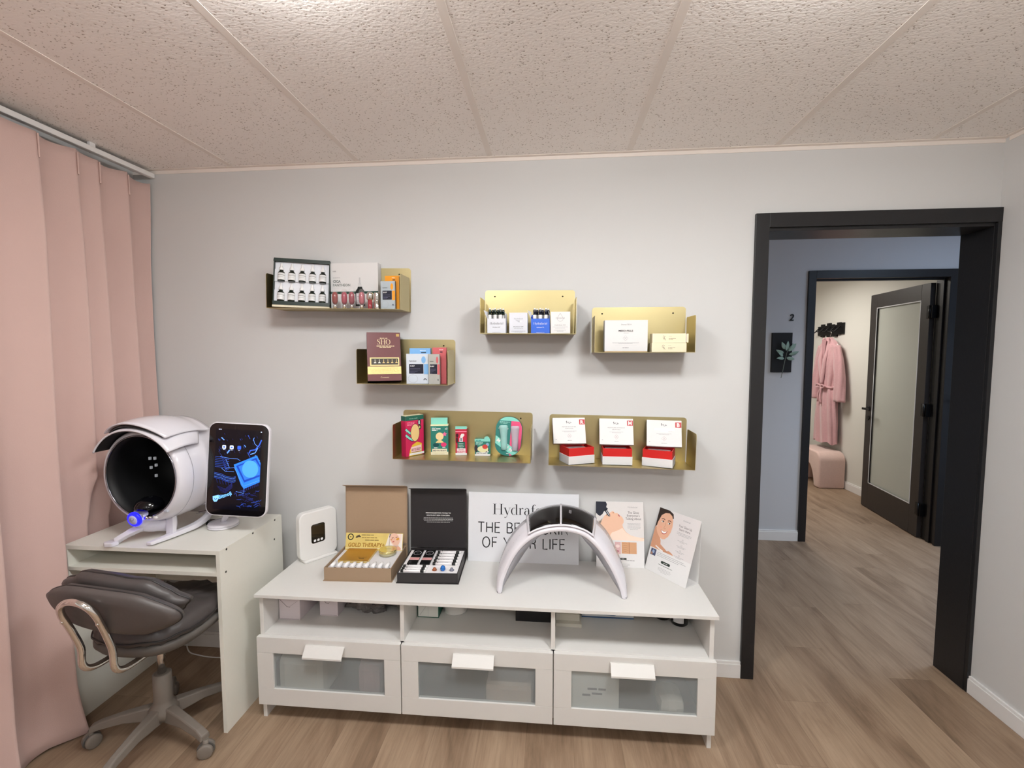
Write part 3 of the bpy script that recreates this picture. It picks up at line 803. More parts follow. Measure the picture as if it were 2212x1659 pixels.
# backrest: pads stand upright and wrap round a curve
def backpad(name, m, W_, Hh, y_in, y_out, zc, parent, wob=0, seg=60, tilt=.20, dx=0.0):
    b = MB(); b.M = U
    prof = [(.55, 0.0), (.88, .04), (.985, .22), (1.0, .5), (.985, .78), (.88, .96), (.55, 1.0)]
    vs = []
    for (s_, t) in prof:
        for i in range(seg):
            a = 2 * PI * i / seg; x, z = superell(a, 2.35)
            k = 1 + wob * (.035 * math.sin(7 * a + 1) + .02 * math.sin(13 * a))
            X = x * W_ * s_ * k; Z = z * Hh * s_ * k
            narrow = 1 - .30 * max(0, abs(X) / W_ - .55) / .45
            y = y_in + (y_out - y_in) * t + .55 * X * X + tilt * -Z * .9
            vs.append((X + dx, y, zc + Z * narrow - .085 * X))
    k = len(prof)
    fs = [(j * seg + i, j * seg + (i + 1) % seg, (j + 1) * seg + (i + 1) % seg, (j + 1) * seg + i) for j in range(k - 1) for i in range(seg)]
    b.add(vs, fs, m, True); b.add(vs[:seg], [tuple(range(seg))[::-1]], m, True); b.add(vs[-seg:], [tuple(range(seg))], m, True)
    return b.build(name, None, parent), vs[3 * seg:4 * seg]
U = Matrix.Identity(4)
sh, ringv = backpad('backrest_shell', M_vinyl, .232, .080, -.300, -.250, .668, ch, dx=.083, tilt=.25)
cu_, ring2 = backpad('backrest_cushion', M_vinyl2, .218, .086, -.250, -.185, .680, ch, wob=1, dx=.072, tilt=.25)
for rg, par, r_ in ((ringv, sh, .0026), (ring2, cu_, .0034)):
    b = MB(); b.M = U; b.tube(rg, r_, M_pipe, seg=6, closed=True); b.build('piping', None, par)
b = MB(); b.M = U
yb = -.285
b.M = Matrix.Translation((.030, 0, 0))
pts = [(-.055, .00, .436), (-.055, -.10, .433), (-.055, -.20, .436), (-.056, -.245, .447), (-.057, -.266, .475), (-.056, -.268, .53), (-.058, -.286, .590), (-.060, -.304, .640), (-.060, -.316, .672), (-.050, -.326, .700), (-.027, -.332, .719), (0, -.334, .725)]
pts = pts + [(-x, y, z) for x, y, z in pts[-2::-1]]
b.tube(pts, .0105, M_chrome, seg=16, sub=5); b.build('back_tube', None, ch)
for sx in (-1, 1):
    b = MB(); b.M = Matrix.Translation((.030, 0, 0)); b.lathe([(.001, -.005), (.005, -.004), (.006, -.002), (.004, 0)], M_chrome, seg=12, p=(sx * .061, -.314, .645), axis='y'); b.build('tube_bolt', None, ch)
b = MB(); b.box(-.07, .11, -.10, .10, .412, .430, mat('black mechanism plate', lin(30, 29, 29), .5)); b.build('mounting_plate', None, ch)

# white cable lying on the floor behind the desk
o = thing('power_cable', 'thin white cable hanging behind the desk to the floor', 'cable', (-.6, -.05, 0))
b = MB(); b.tube([(-.06, .018, .56), (-.055, .018, .30), (-.045, .012, .10), (-.02, -.01, .012), (.05, -.03, .003), (.16, -.04, .003), (.30, -.02, .003), (.48, .015, .003)], .0028, M_white, seg=8, sub=6); b.build('cable', None, o)

# ------------------------------------------------------------------ brass wall shelves
M_brass = mat('satin brass sheet', lin(198, 184, 138), .38, 1.0, .03, 3, bump=.05, bscale=200)
M_hole = mat('screw head', lin(60, 52, 34), .4, .7)
def arcpts(cx, cy, r, a0, a1, n=6): return [(cx + r * math.cos(rad(a0 + (a1 - a0) * i / n)), cy + r * math.sin(rad(a0 + (a1 - a0) * i / n))) for i in range(n + 1)]
def brass_shelf(Wd, label, loc, roll, D=.152, T=.0018, nm='wall_shelf'):
    t = thing(nm, label, 'wall shelf', loc, (0, roll, 0), 'brass wall shelves')
    b = MB(); r = .014
    pts = [(0, 0), (Wd, 0)] + arcpts(Wd - r, .200 - r, r, 0, 90) + arcpts(r, .200 - r, r, 90, 180)
    b.prism(pts, -T, -.0002, axis='y', m=M_brass)
    b.build('back_plate', None, t)
    b = MB(); b.box(0, Wd, -D, -T, -T, 0, M_brass); b.build('shelf_floor', None, t)
    for x in (0, Wd - T):
        b = MB(); r = .010
        pts = [(-D, 0), (-.022, 0)] + arcpts(-.022 - r, .152 - r, r, 0, 90) + arcpts(-D + r, .152 - r, r, 90, 180)
        b.prism(pts, x, x + T, axis='x', m=M_brass); b.build('side_plate', None, t)
    b = MB()
    for x in (.045, Wd - .055): b.lathe([(.001, -.0032), (.0035, -.003), (.004, -T)], M_hole, seg=12, p=(x, 0, .172), axis='y')
    b.build('screw', None, t)
    return t
SH = {
    1: brass_shelf(.610, 'long brass shelf, highest at the left, with a tray of dropper bottles', (-.082, 0, 1.693), rad(1.1)),
    2: brass_shelf(.410, 'short brass shelf with the tall maroon box', (.325, 0, 1.357), rad(.7)),
    3: brass_shelf(.408, 'short brass shelf with vials and small white and blue cartons', (.876, 0, 1.576), rad(.5)),
    4: brass_shelf(.410, 'short brass shelf with a white carton and two cream boxes, nearest the doorway', (1.362, 0, 1.494), 0),
    5: brass_shelf(.612, 'long brass shelf with the pink and green skincare packs', (.482, 0, 1.023), rad(.7)),
    6: brass_shelf(.614, 'long brass shelf with three opened red and white boxes', (1.171, 0, 1.010), rad(.9)),
}
def shz(k, x):
    s = SH[k]; return s.location.z - math.tan(s.rotation_euler.y) * (x - s.location.x) + .0004

def packet(name, label, cat, x, y, z, w_, d_, h_, m, rz=0.0, tilt=0.0, group=None, part='carton', bev=.0008, mside=None):
    """box thing; local origin at bottom front centre"""
    t = thing(name, label, cat, (x, y, z), (tilt, 0, rz), group)
    b = MB()
    if mside:
        b.box(-w_ / 2, w_ / 2, 0, d_, 0, h_, mside)
        b.box(-w_ / 2 + .0003, w_ / 2 - .0003, -.0003, 0, .0003, h_ - .0003, m)
    else: b.box(-w_ / 2, w_ / 2, 0, d_, 0, h_, m, bev=bev)
    b.build(part, None, t)
    return t
def front(w_, h_): return Print((-w_ / 2, -.0004, 0), (1, 0, 0), (0, 0, 1))
K = ink(30, 30, 32); G1 = ink(120, 120, 124); G2 = ink(165, 165, 168); WH = ink(242, 242, 240)
M_card = mat('matt white carton board', lin(228, 227, 226), .5, 0, .008)
M_card2 = mat('cool white carton board', lin(222, 224, 232), .5, 0, .008)

# --- shelf 1: tray of ten dropper bottles
M_green = mat('bottle green board', lin(16, 36, 30), .4)
M_foam = mat('white foam insert', lin(232, 234, 240), .7, 0, .02)
M_bottle = mat('dark green glass', lin(10, 24, 18), .08, 0, .02, coat=.5)
M_lab = mat('white bottle label', lin(232, 232, 232), .5)
M_rub = mat('white rubber dropper', lin(244, 244, 244), .4)
TW, TH_, TD = .238, .214, .034
tray = thing('bottle_tray', 'dark green tray with white insert leaning at the left end of the top left shelf', 'tray', (.057, -.112, shz(1, .057) + .0135), (rad(-8), rad(1.4), rad(17.5)))
b = MB(); b.box(-TW / 2, TW / 2, .028, TD, 0, TH_, M_green); b.box(-TW / 2, TW / 2, 0, .028, 0, .016, M_green); b.box(-TW / 2, TW / 2, 0, .028, TH_ - .014, TH_, M_green)
b.box(-TW / 2, -TW / 2 + .004, 0, .028, .016, TH_ - .014, M_green); b.box(TW / 2 - .004, TW / 2, 0, .028, .016, TH_ - .014, M_green)
b.build('tray_box', None, tray, bevel=.0015)
b = MB(); b.box(-TW / 2 - .001, TW / 2 + .001, .000, TD + .001, -.0095, -.0003, mat('cream box base', lin(226, 216, 190), .5)); b.build('tray_base', None, tray)
b = MB(); b.box(-TW / 2 + .004, TW / 2 - .004, .016, .028, .016, TH_ - .014)
for z0 in (.016, .110): b.box(-TW / 2 + .004, TW / 2 - .004, .0095, .016, z0, z0 + .054)
b.build('tray_insert', M_foam, tray)
TM = Matrix.Translation(tray.location) @ tray.rotation_euler.to_matrix().to_4x4()
first = None
for r_, (zb, nm) in enumerate(((.108, 'upper'), (.0175, 'lower'))):
    for i in range(5):
        x = -.0876 + .0438 * i
        M = TM @ Matrix.Translation((x, .010, zb))
        lab = ('small dark dropper bottle in the %s row of the green tray, %s' % (nm, ('first from the left', 'second from the left', 'in the middle', 'second from the right', 'first from the right')[i]))
        if first is None:
            first = thing('dropper_bottle', lab, 'bottle', M=M, group='dropper bottles in the green tray')
            b = MB(); b.lathe([(.0135, 0), (.0155, .002), (.0155, .036), (.0145, .041), (.009, .047), (.0085, .053)], M_bottle, seg=20); b.build('bottle_glass', None, first)
            b = MB()
            def P(u, v): a = rad(-168 + 156 * u); return Vector((.0158 * math.cos(a), .0158 * math.sin(a), .006 + .031 * v))
            b.grid(P, 14, 2, M_lab)
            for (z, hh) in ((.026, .0016), (.0185, .0007), (.030, .0008)):
                def P2(u, v, z=z, hh=hh): a = rad(-140 + (90 if hh < .001 else 125) * u); return Vector((.0160 * math.cos(a), .0160 * math.sin(a), z + hh * v))
                b.grid(P2, 8, 2, G1)
            b.build('bottle_label', None, first)
            b = MB(); b.lathe([(.0095, .052), (.0102, .054), (.0092, .064), (.0052, .068), (.0046, .078), (.0036, .084), (.001, .0855)], M_rub, seg=18); b.build('dropper_cap', None, first)
        else:
            dup(first, M=M, label=lab)
# CICA box
z = shz(1, .28)
o = packet('skincare_carton', 'white carton lettered CICA PANTHEON behind the lip glosses', 'carton', .277, -.043, z, .226, .040, .216, M_card)
p = front(.226, .216); gr = ink(120, 128, 124)
p.text('100%', .012, .176, .008, G1, align='l', bold=.01); p.greek(.012, .148, .068, 1, .01, G1, align='l', h=.0016)
p.text('CICA', .012, .128, .0155, gr, align='l', bold=.04); p.text('PANTHEON', .012, .111, .0155, gr, align='l', bold=.02, width=.082)
p.rect(.0, .076, .226, .087, ink(20, 66, 52), 0)
# printed bottle
dk = ink(18, 26, 24)
p.rect(.131, .108, .148, .118, ink(214, 214, 212), 2); p.rect(.136, .126, .143, .150, ink(200, 200, 200), 2); p.rect(.133, .118, .146, .126, ink(206, 206, 206), 2)
p.poly([(.130, .108), (.150, .108), (.152, .100), (.160, .090), (.162, .080), (.162, .020), (.118, .020), (.118, .080), (.120, .090), (.128, .100)], dk, 3)
p.rect(.122, .028, .161, .078, ink(224, 216, 220), 4); p.greek(.141, .062, .03, 2, .007, G1, 5, h=.002); p.greek(.141, .044, .032, 3, .007, G2, 5, h=.0012)
p.build('printed_label', o)
# lip glosses
M_clear = mat('clear moulded plastic', (.75, .70, .70), .05, alpha=.10, var=.0, coat=1.0)
def gloss(x, label, colr, kind, ry=0.0):
    z = shz(1, x) ; t = thing('lip_gloss', label, 'lip gloss', (x, -.122, z), (0, ry, rad(random.uniform(-15, 15))), 'lip glosses on the top left shelf')
    mc = mat('gloss %d %d %d' % colr, lin(*[int(q * .9) for q in colr]), .16, 0, .05, 20, coat=.3)
    if kind == 0:
        b = MB(); b.lathe([(.0115, 0), (.012, .003), (.0105, .012), (.012, .02), (.0145, .03), (.0155, .05), (.0145, .068), (.011, .082), (.006, .0875), (.001, .088)], M_clear, seg=24); b.build('clear_tube', None, t)
        b = MB(); b.lathe([(.002, .0205), (.0085, .022), (.0118, .032), (.0125, .050), (.0115, .064), (.007, .0735), (.001, .075)], mc, seg=20); b.build('gloss_fill', None, t)
        b = MB(); b.lathe([(.004, .0), (.0075, .001), (.0080, .012), (.0072, .0195)], mat('silver collar', (.72, .68, .66), .2, 1.0, .02), seg=18, p=(0, 0, .0008)); b.build('collar', None, t)
    else:
        b = MB(); b.lathe([(.0095, 0), (.0100, .002), (.0100, .040)], mc if kind == 1 else M_chrome, seg=20); b.build('gloss_fill', None, t)
        b = MB(); b.lathe([(.0105, .0402), (.0142, .043), (.0142, .064), (.0125, .071), (.007, .0745), (.001, .075)], M_chrome, seg=22) if kind == 1 else b.lathe([(.0125, 0), (.0130, .002), (.0130, .036), (.0120, .0365), (.0130, .038), (.0130, .068), (.0115, .072), (.002, .073)], M_chrome, seg=22)
        b.build('silver_cap', None, t)
    return t
gloss(.2215, 'brick red lip gloss in a clear tube nearest the green tray', (150, 44, 34), 0)
gloss(.2645, 'rose lip gloss in a clear tube, second from the green tray', (176, 56, 78), 0)
gloss(.2985, 'berry lip gloss in a clear tube, third from the green tray', (156, 48, 66), 0)
gloss(.3445, 'light pink lip gloss in a clear tube, fourth from the green tray', (196, 98, 110), 0)
gloss(.3820, 'lip gloss with a rose body and rounded silver cap', (172, 64, 72), 1)
gloss(.4135, 'all silver lip gloss tube beside the grey sachets', (172, 64, 72), 2)
# sachets in the right corner
M_or = mat('orange sachet foil', lin(240, 158, 36), .35, 0, .03); M_gs = mat('pale blue grey carton', lin(176, 186, 192), .45)
def mask_pack(nm, label, x, y, k, w_, h_, m, accent, rz, d_=.016, topname=True, dark=True, tilt=0.0):
    o = packet('mask_pack', label, 'mask pack', x, y, shz(k, x), w_, d_, h_, m, rz, tilt)
    p = front(w_, h_); ac = ink(*accent); nv = ink(22, 24, 44)
    if dark:
        p.rect(w_ * .13, h_ * .34, w_ * .78, h_ * .66, nv, 2)
        p.text(nm, w_ * .18, h_ * .575, h_ * .062, WH, 3, 'l', bold=.03); p.greek(w_ * .18, h_ * .50, w_ * .5, 3, h_ * .045, ink(120, 120, 150), 3, 'l', h=.0011)
        p.greek(w_ * .18, h_ * .365, w_ * .35, 1, .01, ink(120, 120, 150), 3, 'l', h=.0011)
        p.rect(w_ * .80, h_ * .32, w_, h_ * .66, ac, 1)
        p.ell(w_ * .79, h_ * .80, w_ * .10, h_ * .115, ac, 1); p.text('Hydrofacial', w_ * .14, h_ * .745, h_ * .05, K, 2, 'l', width=w_ * .32, bold=.01)
        p.ring(w_ * .30, h_ * .17, w_ * .22, h_ * .13, .0008, G2, 1)
        p.line(arc(w_ * .85, h_ * .12, w_ * .055, h_ * .05, 0, 180, 10), w_ * .035, nv, 1)
    else:
        p.greek(w_ * .5, h_ * .93, w_ * .42, 1, .01, WH, 1, 'l', h=.0022); p.greek(w_ * .55, h_ * .865, w_ * .38, 1, .01, nv, 1, 'l', h=.004)
    p.build('printed_label', o); return o
mask_pack('', 'orange mask pack at the right end of the top left shelf', .478, -.108, 1, .064, .148, M_or, (240, 158, 36), 0, dark=False)
mask_pack('E.G.F', 'pale grey mask pack with orange trim in front of the orange pack', .4665, -.130, 1, .064, .122, M_gs, (240, 158, 36), 0)

# --- shelf 2
M_mar = mat('maroon satin board', lin(104, 50, 52), .32, 0, .05, 60)
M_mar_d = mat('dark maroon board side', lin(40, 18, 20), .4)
M_gold = mat('gold foil', lin(226, 204, 140), .25, .7, .05, 30)
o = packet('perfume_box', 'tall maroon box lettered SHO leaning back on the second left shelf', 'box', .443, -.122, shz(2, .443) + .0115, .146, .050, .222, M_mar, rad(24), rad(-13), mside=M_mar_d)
p = front(.143, .222); p.o.x += -.0035; gd = ink(236, 214, 170, .3)
p.text('BLACK LAB', .075, .192, .0075, gd, bold=.02, width=.032); p.serif('SHO', .075, .166, .034, gd, width=.060)
p.greek(.082, .157, .078, 2, .006, gd, 1, h=.0032)
p.rect(.013, .068, .140, .106, ink(232, 214, 150, .3), 1); p.rect(.019, .073, .135, .101, ink(52, 48, 36), 2)
for i in range(6):
    x = .030 + i * .0185; p.poly([(x, .075), (x + .010, .075), (x + .010, .083), (x + .006, .086), (x + .006, .097), (x + .004, .097), (x + .004, .086), (x, .083)], ink(226, 196, 130) if i > 1 else ink(238, 234, 214), 3)
    p.rect(x, .075, x + .010, .080, ink(30, 28, 26), 4)
p.text('Contents', .075, .013, .009, gd, width=.036)
p.rect(.130, .203, .1435, .2155, ink(196, 160, 90, .3), 1)
p.build('printed_label', o)
b = MB(); b.box(-.0725, .0725, -.0016, .0515, .030, .0645, M_gold); bd = b.build('gold_band', None, o)
p = Print((-.0725, -.0016, .030), (1, 0, 0), (0, 0, 1)); gk = ink(170, 150, 84, .4)
rn = random.Random(4)
for i in range(9): p.line(arc(.020 + .0145 * i, .017 + rn.uniform(-.008, .008), .008, .008, rn.uniform(0, 180), rn.uniform(230, 400), 12), .0009, gk, 1)
p.build('band_pattern', bd)
M_blu = mat('sky blue board', lin(128, 182, 232), .4); M_wp = mat('white blue mask carton', lin(214, 222, 232), .42); M_gp = mat('soft grey mask carton', lin(178, 178, 172), .45); M_red = mat('coral pink board', lin(208, 102, 106), .42)
mask_pack('', 'sky blue mask pack standing behind the white one', .594, -.088, 2, .096, .158, M_blu, (128, 182, 232), 0, dark=False)
mask_pack('N.M.F', 'white mask pack with navy label on the second left shelf', .588, -.112, 2, .100, .133, M_wp, (128, 182, 232), 0)
mask_pack('', 'coral pink mask pack standing at the right end of the second left shelf', .685, -.098, 2, .062, .162, M_red, (208, 102, 106), 0, dark=False)
mask_pack('E.G.F', 'soft grey mask pack with coral trim beside the white one', .667, -.124, 2, .050, .133, M_gp, (208, 102, 106), 0)

# --- shelf 3: small cartons with vials
M_blue = mat('royal blue board', lin(56, 106, 214), .42)
M_vg = mat('dark green vial glass', lin(12, 36, 30), .1, coat=.4); M_vb = mat('navy vial glass', lin(12, 20, 44), .1, coat=.4)
def open_carton(label, x, y, m, dark, w_=.080, h_=.063, d_=.052):
    z = shz(3, x); t = thing('vial_carton', label, 'carton', (x, y, z))
    b = MB(); T = .0012
    b.box(-w_ / 2, w_ / 2, 0, T, 0, h_, m); b.box(-w_ / 2, w_ / 2, d_ - T, d_, 0, h_ + .02, m); b.box(-w_ / 2, -w_ / 2 + T, T, d_ - T, 0, h_ + .01, m); b.box(w_ / 2 - T, w_ / 2, T, d_ - T, 0, h_ + .01, m); b.box(-w_ / 2, w_ / 2, T, d_ - T, 0, T, m)
    b.build('carton', None, t)
    b = MB(); b.add([(-w_ / 2, .004, h_ - .002), (-w_ / 2 - .016, .008, h_ + .036), (-w_ / 2, .03, h_ + .03)], [(0, 1, 2)], M_card2); b.add([(w_ / 2, .02, h_), (w_ / 2 - .006, .012, h_ + .03), (w_ / 2, d_, h_ + .02)], [(0, 1, 2)], M_card2); b.build('side_flap', None, t, solid=.0008)
    p = front(w_, h_); c = WH if dark else ink(60, 60, 66)
    p.serif('Hydrafacial', w_ / 2, h_ * .60, .0135, c, width=w_ * .74); p.text('ReGen-GF' if not dark else 'Hydraluxe HA', w_ / 2, h_ * .38, .0055, c, width=w_ * .40); p.greek(w_ / 2, h_ * .05, w_ * .7, 1, .01, c, h=.0008)
    p.build('printed_label', t); return t
open_carton('small open white carton of green vials at the left end of its brass shelf', .945, -.130, M_card2, False)
open_carton('small open royal blue carton of navy vials', 1.134, -.130, M_blue, True)
def vial(x, y, m, label, group, first=[None]):
    z = shz(3, x) + .0016
    t = thing('vial', label, 'vial', (x, y, z), group=group)
    b = MB(); b.lathe([(.0062, 0), (.0078, .002), (.0078, .078), (.006, .084)], m, seg=14); b.build('vial_glass', None, t)
    b = MB()
    def P(u, v): a = rad(-160 + 140 * u); return Vector((.0081 * math.cos(a), .0081 * math.sin(a), .012 + .066 * v))
    b.grid(P, 8, 2, M_lab); b.build('vial_label', None, t)
    b = MB(); b.lathe([(.0062, .0842), (.0066, .090), (.0066, .097), (.0045, .1)], m, seg=14); b.lathe([(.0042, .1002), (.0042, .105), (.002, .1065)], M_rub, seg=12); b.build('vial_cap', None, t)
for k, (xs, m, cn) in enumerate((((.915, .938, .961), M_vg, 'green'), ((1.109, 1.133, 1.157), M_vb, 'navy'))):
    for j, yy in enumerate((-.117, -.096)):
        for i, x in enumerate(xs):
            vial(x + (.010 if j else 0), yy, m, '%s vial in the open %s carton, %s row, %s' % (cn, 'white' if k == 0 else 'royal blue', 'front' if j == 0 else 'back', ('leftmost', 'middle', 'rightmost')[i]), 'vials in the %s carton' % ('white' if k == 0 else 'royal blue'))
o = packet('vial_carton', 'closed cool white carton between the open white and blue ones', 'carton', 1.039, -.122, shz(3, 1.039), .079, .05, .089, M_card2)
p = front(.079, .089); p.serif('Hydrafacial', .040, .060, .0085, G1, width=.038); p.poly([(.026, .058), (.040, .048), (.050, .047), (.052, .053), (.046, .055)], ink(196, 198, 206)); p.ell(.049, .051, .004, .0035, WH, 1)
p.text('ReGen-GF', .040, .026, .0075, G1, width=.042, bold=.01); p.greek(.040, .019, .062, 1, .01, G2, h=.0016); p.greek(.040, .009, .062, 2, .004, G2, h=.0014); p.build('printed_label', o)
o = packet('vial_carton', 'closed white carton with a drop outline at the right end of its brass shelf', 'carton', 1.219, -.141, shz(3, 1.219), .082, .055, .091, M_card)
p = front(.082, .091); p.line([(.040, .085), (.034, .076), (.029, .067), (.028, .060), (.031, .054), (.036, .051), (.041, .0505), (.046, .052), (.051, .056), (.052, .062), (.049, .070), (.044, .078), (.040, .085)], .0011, G2)
p.serif('Hydrafacial', .040, .062, .0085, G1, width=.038); p.text('Hydraluxe HA', .040, .033, .0065, G1, width=.046); p.greek(.040, .026, .064, 2, .004, G2, h=.0012); p.greek(.040, .013, .050, 2, .004, G2, h=.0012); p.build('printed_label', o)

# --- shelf 4
o = packet('skincare_carton', 'white carton lettered MESO-FILLS on the shelf nearest the doorway', 'carton', 1.496, -.120, shz(4, 1.5) + .0035, .179, .050, .131, M_card)
b = MB(); b.box(-.088, .088, .001, .049, -.0032, -.0002, mat('tan carton edge', lin(214, 180, 140), .5)); b.build('carton_base', None, o)
p = front(.179, .131); p.text('Dermo-TECH', .09, .110, .0075, G1, width=.042); p.text('MESO-FILLS', .088, .083, .0095, K, width=.060, bold=.02); p.greek(.089, .076, .028, 1, .01, G2, h=.0012)
for (dx, dz) in ((0, .006), (0, -.006), (.006, 0), (-.006, 0)): p.ring(.087 + dx, .055 + dz, .0042, .0042, .0006, G2)
p.greek(.088, .035, .11, 2, .003, G2, h=.0012); p.greek(.088, .024, .14, 1, .01, ink(210, 210, 212), h=.0008); p.greek(.088, .013, .04, 1, .01, G1, h=.0018); p.build('printed_label', o)
M_cream = mat('cream glossy carton', lin(244, 232, 200), .38, 0, .01)
for (x, z, w_, h_, rz, lab) in ((1.6735, 0, .142, .0380, 0, 'lower cream box of the two stacked beside the white carton'), (1.6725, .0384, .136, .0390, rad(-1.5), 'upper cream box with an open end, stacked on the other')):
    o = packet('cream_box', lab, 'box', x, -.124, shz(4, x) + z, w_, .05, h_, M_cream, rz, group='stacked cream boxes')
    p = front(w_, h_); br = ink(120, 96, 66)
    for (a, c_, l_) in ((.046, .024, .006), (.051, .022, .005), (.049, .017, .004)): p.line(arc(a, c_, l_ * .5, l_, 40, 300, 8), .0011, br)
    p.line([(.050, .018), (.055, .010)], .0012, br); p.greek(.067, .026, .018, 1, .01, ink(190, 176, 150), 1, 'l', h=.0012); p.greek(.067, .017, .030, 2, .004, ink(150, 130, 100), 1, 'l', h=.0016, seed=2); p.build('printed_label', o)
    if z > 0:
        b = MB(); b.box(w_ / 2, w_ / 2 + .004, .002, .010, .004, h_ - .002, mat('clear cap', lin(214, 206, 200), .2)); b.box(w_ / 2 + .004, w_ / 2 + .011, .001, .002, .001, h_ - .001, M_cream); b.build('open_flap', None, o)

# --- shelf 5: patterned packs (plain shapes stand in for the printed figure)
M_cr5 = mat('cream carton top', lin(246, 236, 196), .45)
pk = ink(214, 40, 92); tl = ink(40, 122, 108); mint = ink(140, 220, 204); dg = ink(30, 96, 80); cr5 = ink(248, 240, 206); blk = ink(20, 22, 30); wht = ink(246, 244, 240)
M_pk = mat('magenta pink carton', lin(206, 38, 88), .42); M_tl = mat('teal carton', lin(44, 126, 112), .42); M_mint = mat('mint card', lin(140, 218, 202), .45); M_rd5 = mat('crimson carton', lin(196, 36, 66), .42)
z5 = lambda x: shz(5, x) + .0004
# front-left (.530,-.115) front-right (.588,-.009)? -> turned about 35 degrees, narrower and closer than a flat reading
t = thing('mask_carton', 'tall pink and dark green carton turned at the left end of its shelf', 'carton', (.5315, -.116, z5(.53)), (0, 0, rad(52)))
w5, d5, h5 = .098, .035, .184
b = MB(); b.box(0, w5, 0, d5, 0, h5 - .001, M_pk); b.box(0, w5, 0, d5, h5 - .001, h5, M_cr5); b.build('carton', None, t)
p = Print((0, -.0002, 0), (1, 0, 0), (0, 0, 1))
p.rect(0, h5 - .022, w5, h5, dg, 1); p.text('beauty mask', .042, h5 - .015, .007, ink(190, 226, 210), 2, width=.045)
p.greek(.008, h5 - .032, .042, 3, .0058, ink(246, 150, 176), 1, 'l', h=.0028)
for dz in (0, .026): p.line([(0, .125 - dz), (.022, .106 - dz), (.040, .096 - dz)], .013, blk, 1); p.line([(0, .125 - dz), (.022, .106 - dz), (.038, .098 - dz)], .009, mint, 2); p.greek(.003, .113 - dz, .012, 1, .01, wht, 3, 'l', h=.002)
p.ell(.050, .105, .024, .040, ink(240, 206, 140), 3); p.ring(.050, .105, .024, .040, .002, blk, 4)      # plain oval motif
p.ell(.074, .150, .009, .014, blk, 1); p.rect(.069, .142, .077, .159, ink(190, 216, 210), 2); p.ell(.076, .128, .009, .011, ink(26, 50, 40), 1); p.ell(.075, .128, .004, .006, ink(200, 190, 120), 2)
p.poly([(.014, 0), (.022, .030), (.034, .050), (.060, .062), (.086, .052), (.086, 0)], ink(236, 196, 60), 2)
p.rect(0 + .018, .003, w5, .013, wht, 5); p.poly([(.026, .016), (.026, .040), (.083, .046), (.083, .018)], ink(250, 214, 206), 5)
p.text('ARE YOU READY?', .0545, .0225, .016, ink(160, 60, 90), 6, width=.052, bold=.03); p.rect(.030, .0155, .080, .017, ink(120, 60, 80), 6); p.build('printed_label', t)
p = Print((0, d5, 0), (0, -1, 0), (0, 0, 1)); p.rect(0, h5 - .022, d5, h5, dg, 1); p.build('printed_side', t)
# teal box with hanging header
o = packet('eye_patch_carton', 'teal carton with a mint header card, second from the left on its shelf', 'carton', .669, -.050, z5(.669), .080, .040, .138, M_tl, rad(8))
b = MB(); b.box(-.041, .041, -.001, .041, .134, .1395, M_cr5, bev=.002); b.box(-.040, .036, .018, .0195, .1395, .170, M_mint); b.build('header_card', None, o)
p = front(.08, .138); p.greek(.006, .127, .034, 1, .006, ink(130, 190, 180), 1, 'l', h=.0018); p.greek(.006, .119, .042, 2, .007, wht, 1, 'l', h=.0042, seed=3); p.text('x5', .071, .118, .012, wht, bold=.02)
p.ell(.041, .086, .018, .018, ink(248, 222, 166), 2); p.poly([(.022, .056), (.030, .066), (.041, .070), (.052, .066), (.062, .056)], ink(244, 220, 150), 2)
st = [(.064 + .012 * (1 if i % 2 == 0 else .5) * math.sin(PI * i / 5), .096 + .012 * (1 if i % 2 == 0 else .5) * math.cos(PI * i / 5)) for i in range(10)]; p.poly(st, ink(240, 110, 160), 3)
p.ell(.024, .046, .014, .009, ink(14, 74, 76), 2); p.ell(.059, .048, .013, .010, ink(232, 62, 120), 2); p.greek(.024, .031, .026, 1, .01, wht, 2, h=.0035); p.greek(.060, .033, .022, 1, .01, wht, 2, h=.0035, seed=5)
p.rect(0, 0, .080, .014, cr5, 1); p.rect(.006, .014, .074, .028, cr5, 1); p.text('ARE YOU READY?', .040, .0165, .0098, K, 2, width=.062, bold=.02); p.greek(.040, .008, .066, 2, .004, ink(190, 176, 130), 2, h=.001); p.build('printed_label', o)
# crimson serum box
o = packet('serum_carton', 'narrow crimson carton with a mint top, middle of its shelf', 'carton', .769, -.044, z5(.769), .052, .040, .121, M_rd5, rad(6))
b = MB(); b.box(-.0262, .0262, 0, .003, .121, .134, M_mint); b.box(-.024, .026, .012, .04, .1212, .123, M_cr5); b.build('header_card', None, o)
p = front(.052, .121); p.rect(0, .108, .052, .112, ink(250, 150, 176), 1); p.rect(.009, .022, .044, .062, dg, 2); p.rect(.018, .062, .034, .080, ink(226, 220, 232), 2); p.rect(.023, .066, .029, .080, G1, 3)
p.poly([(.022, .080), (.022, .090), (.028, .100), (.038, .100), (.042, .094), (.036, .086), (.031, .080)], wht, 3); p.ell(.008, .092, .006, .009, ink(60, 14, 30), 2); p.ell(.007, .070, .005, .014, ink(60, 14, 30), 2)
p.greek(.0265, .052, .026, 4, .007, ink(190, 220, 210), 4, h=.003); p.rect(0, 0, .052, .010, wht, 3); p.rect(.006, .010, .046, .032, ink(252, 226, 226), 3); p.text('ARE YOU', .026, .0235, .0058, ink(150, 40, 60), 4, width=.024, bold=.02); p.text('READY?', .026, .0115, .0115, ink(200, 50, 80), 4, width=.037, bold=.02); p.build('printed_label', o)
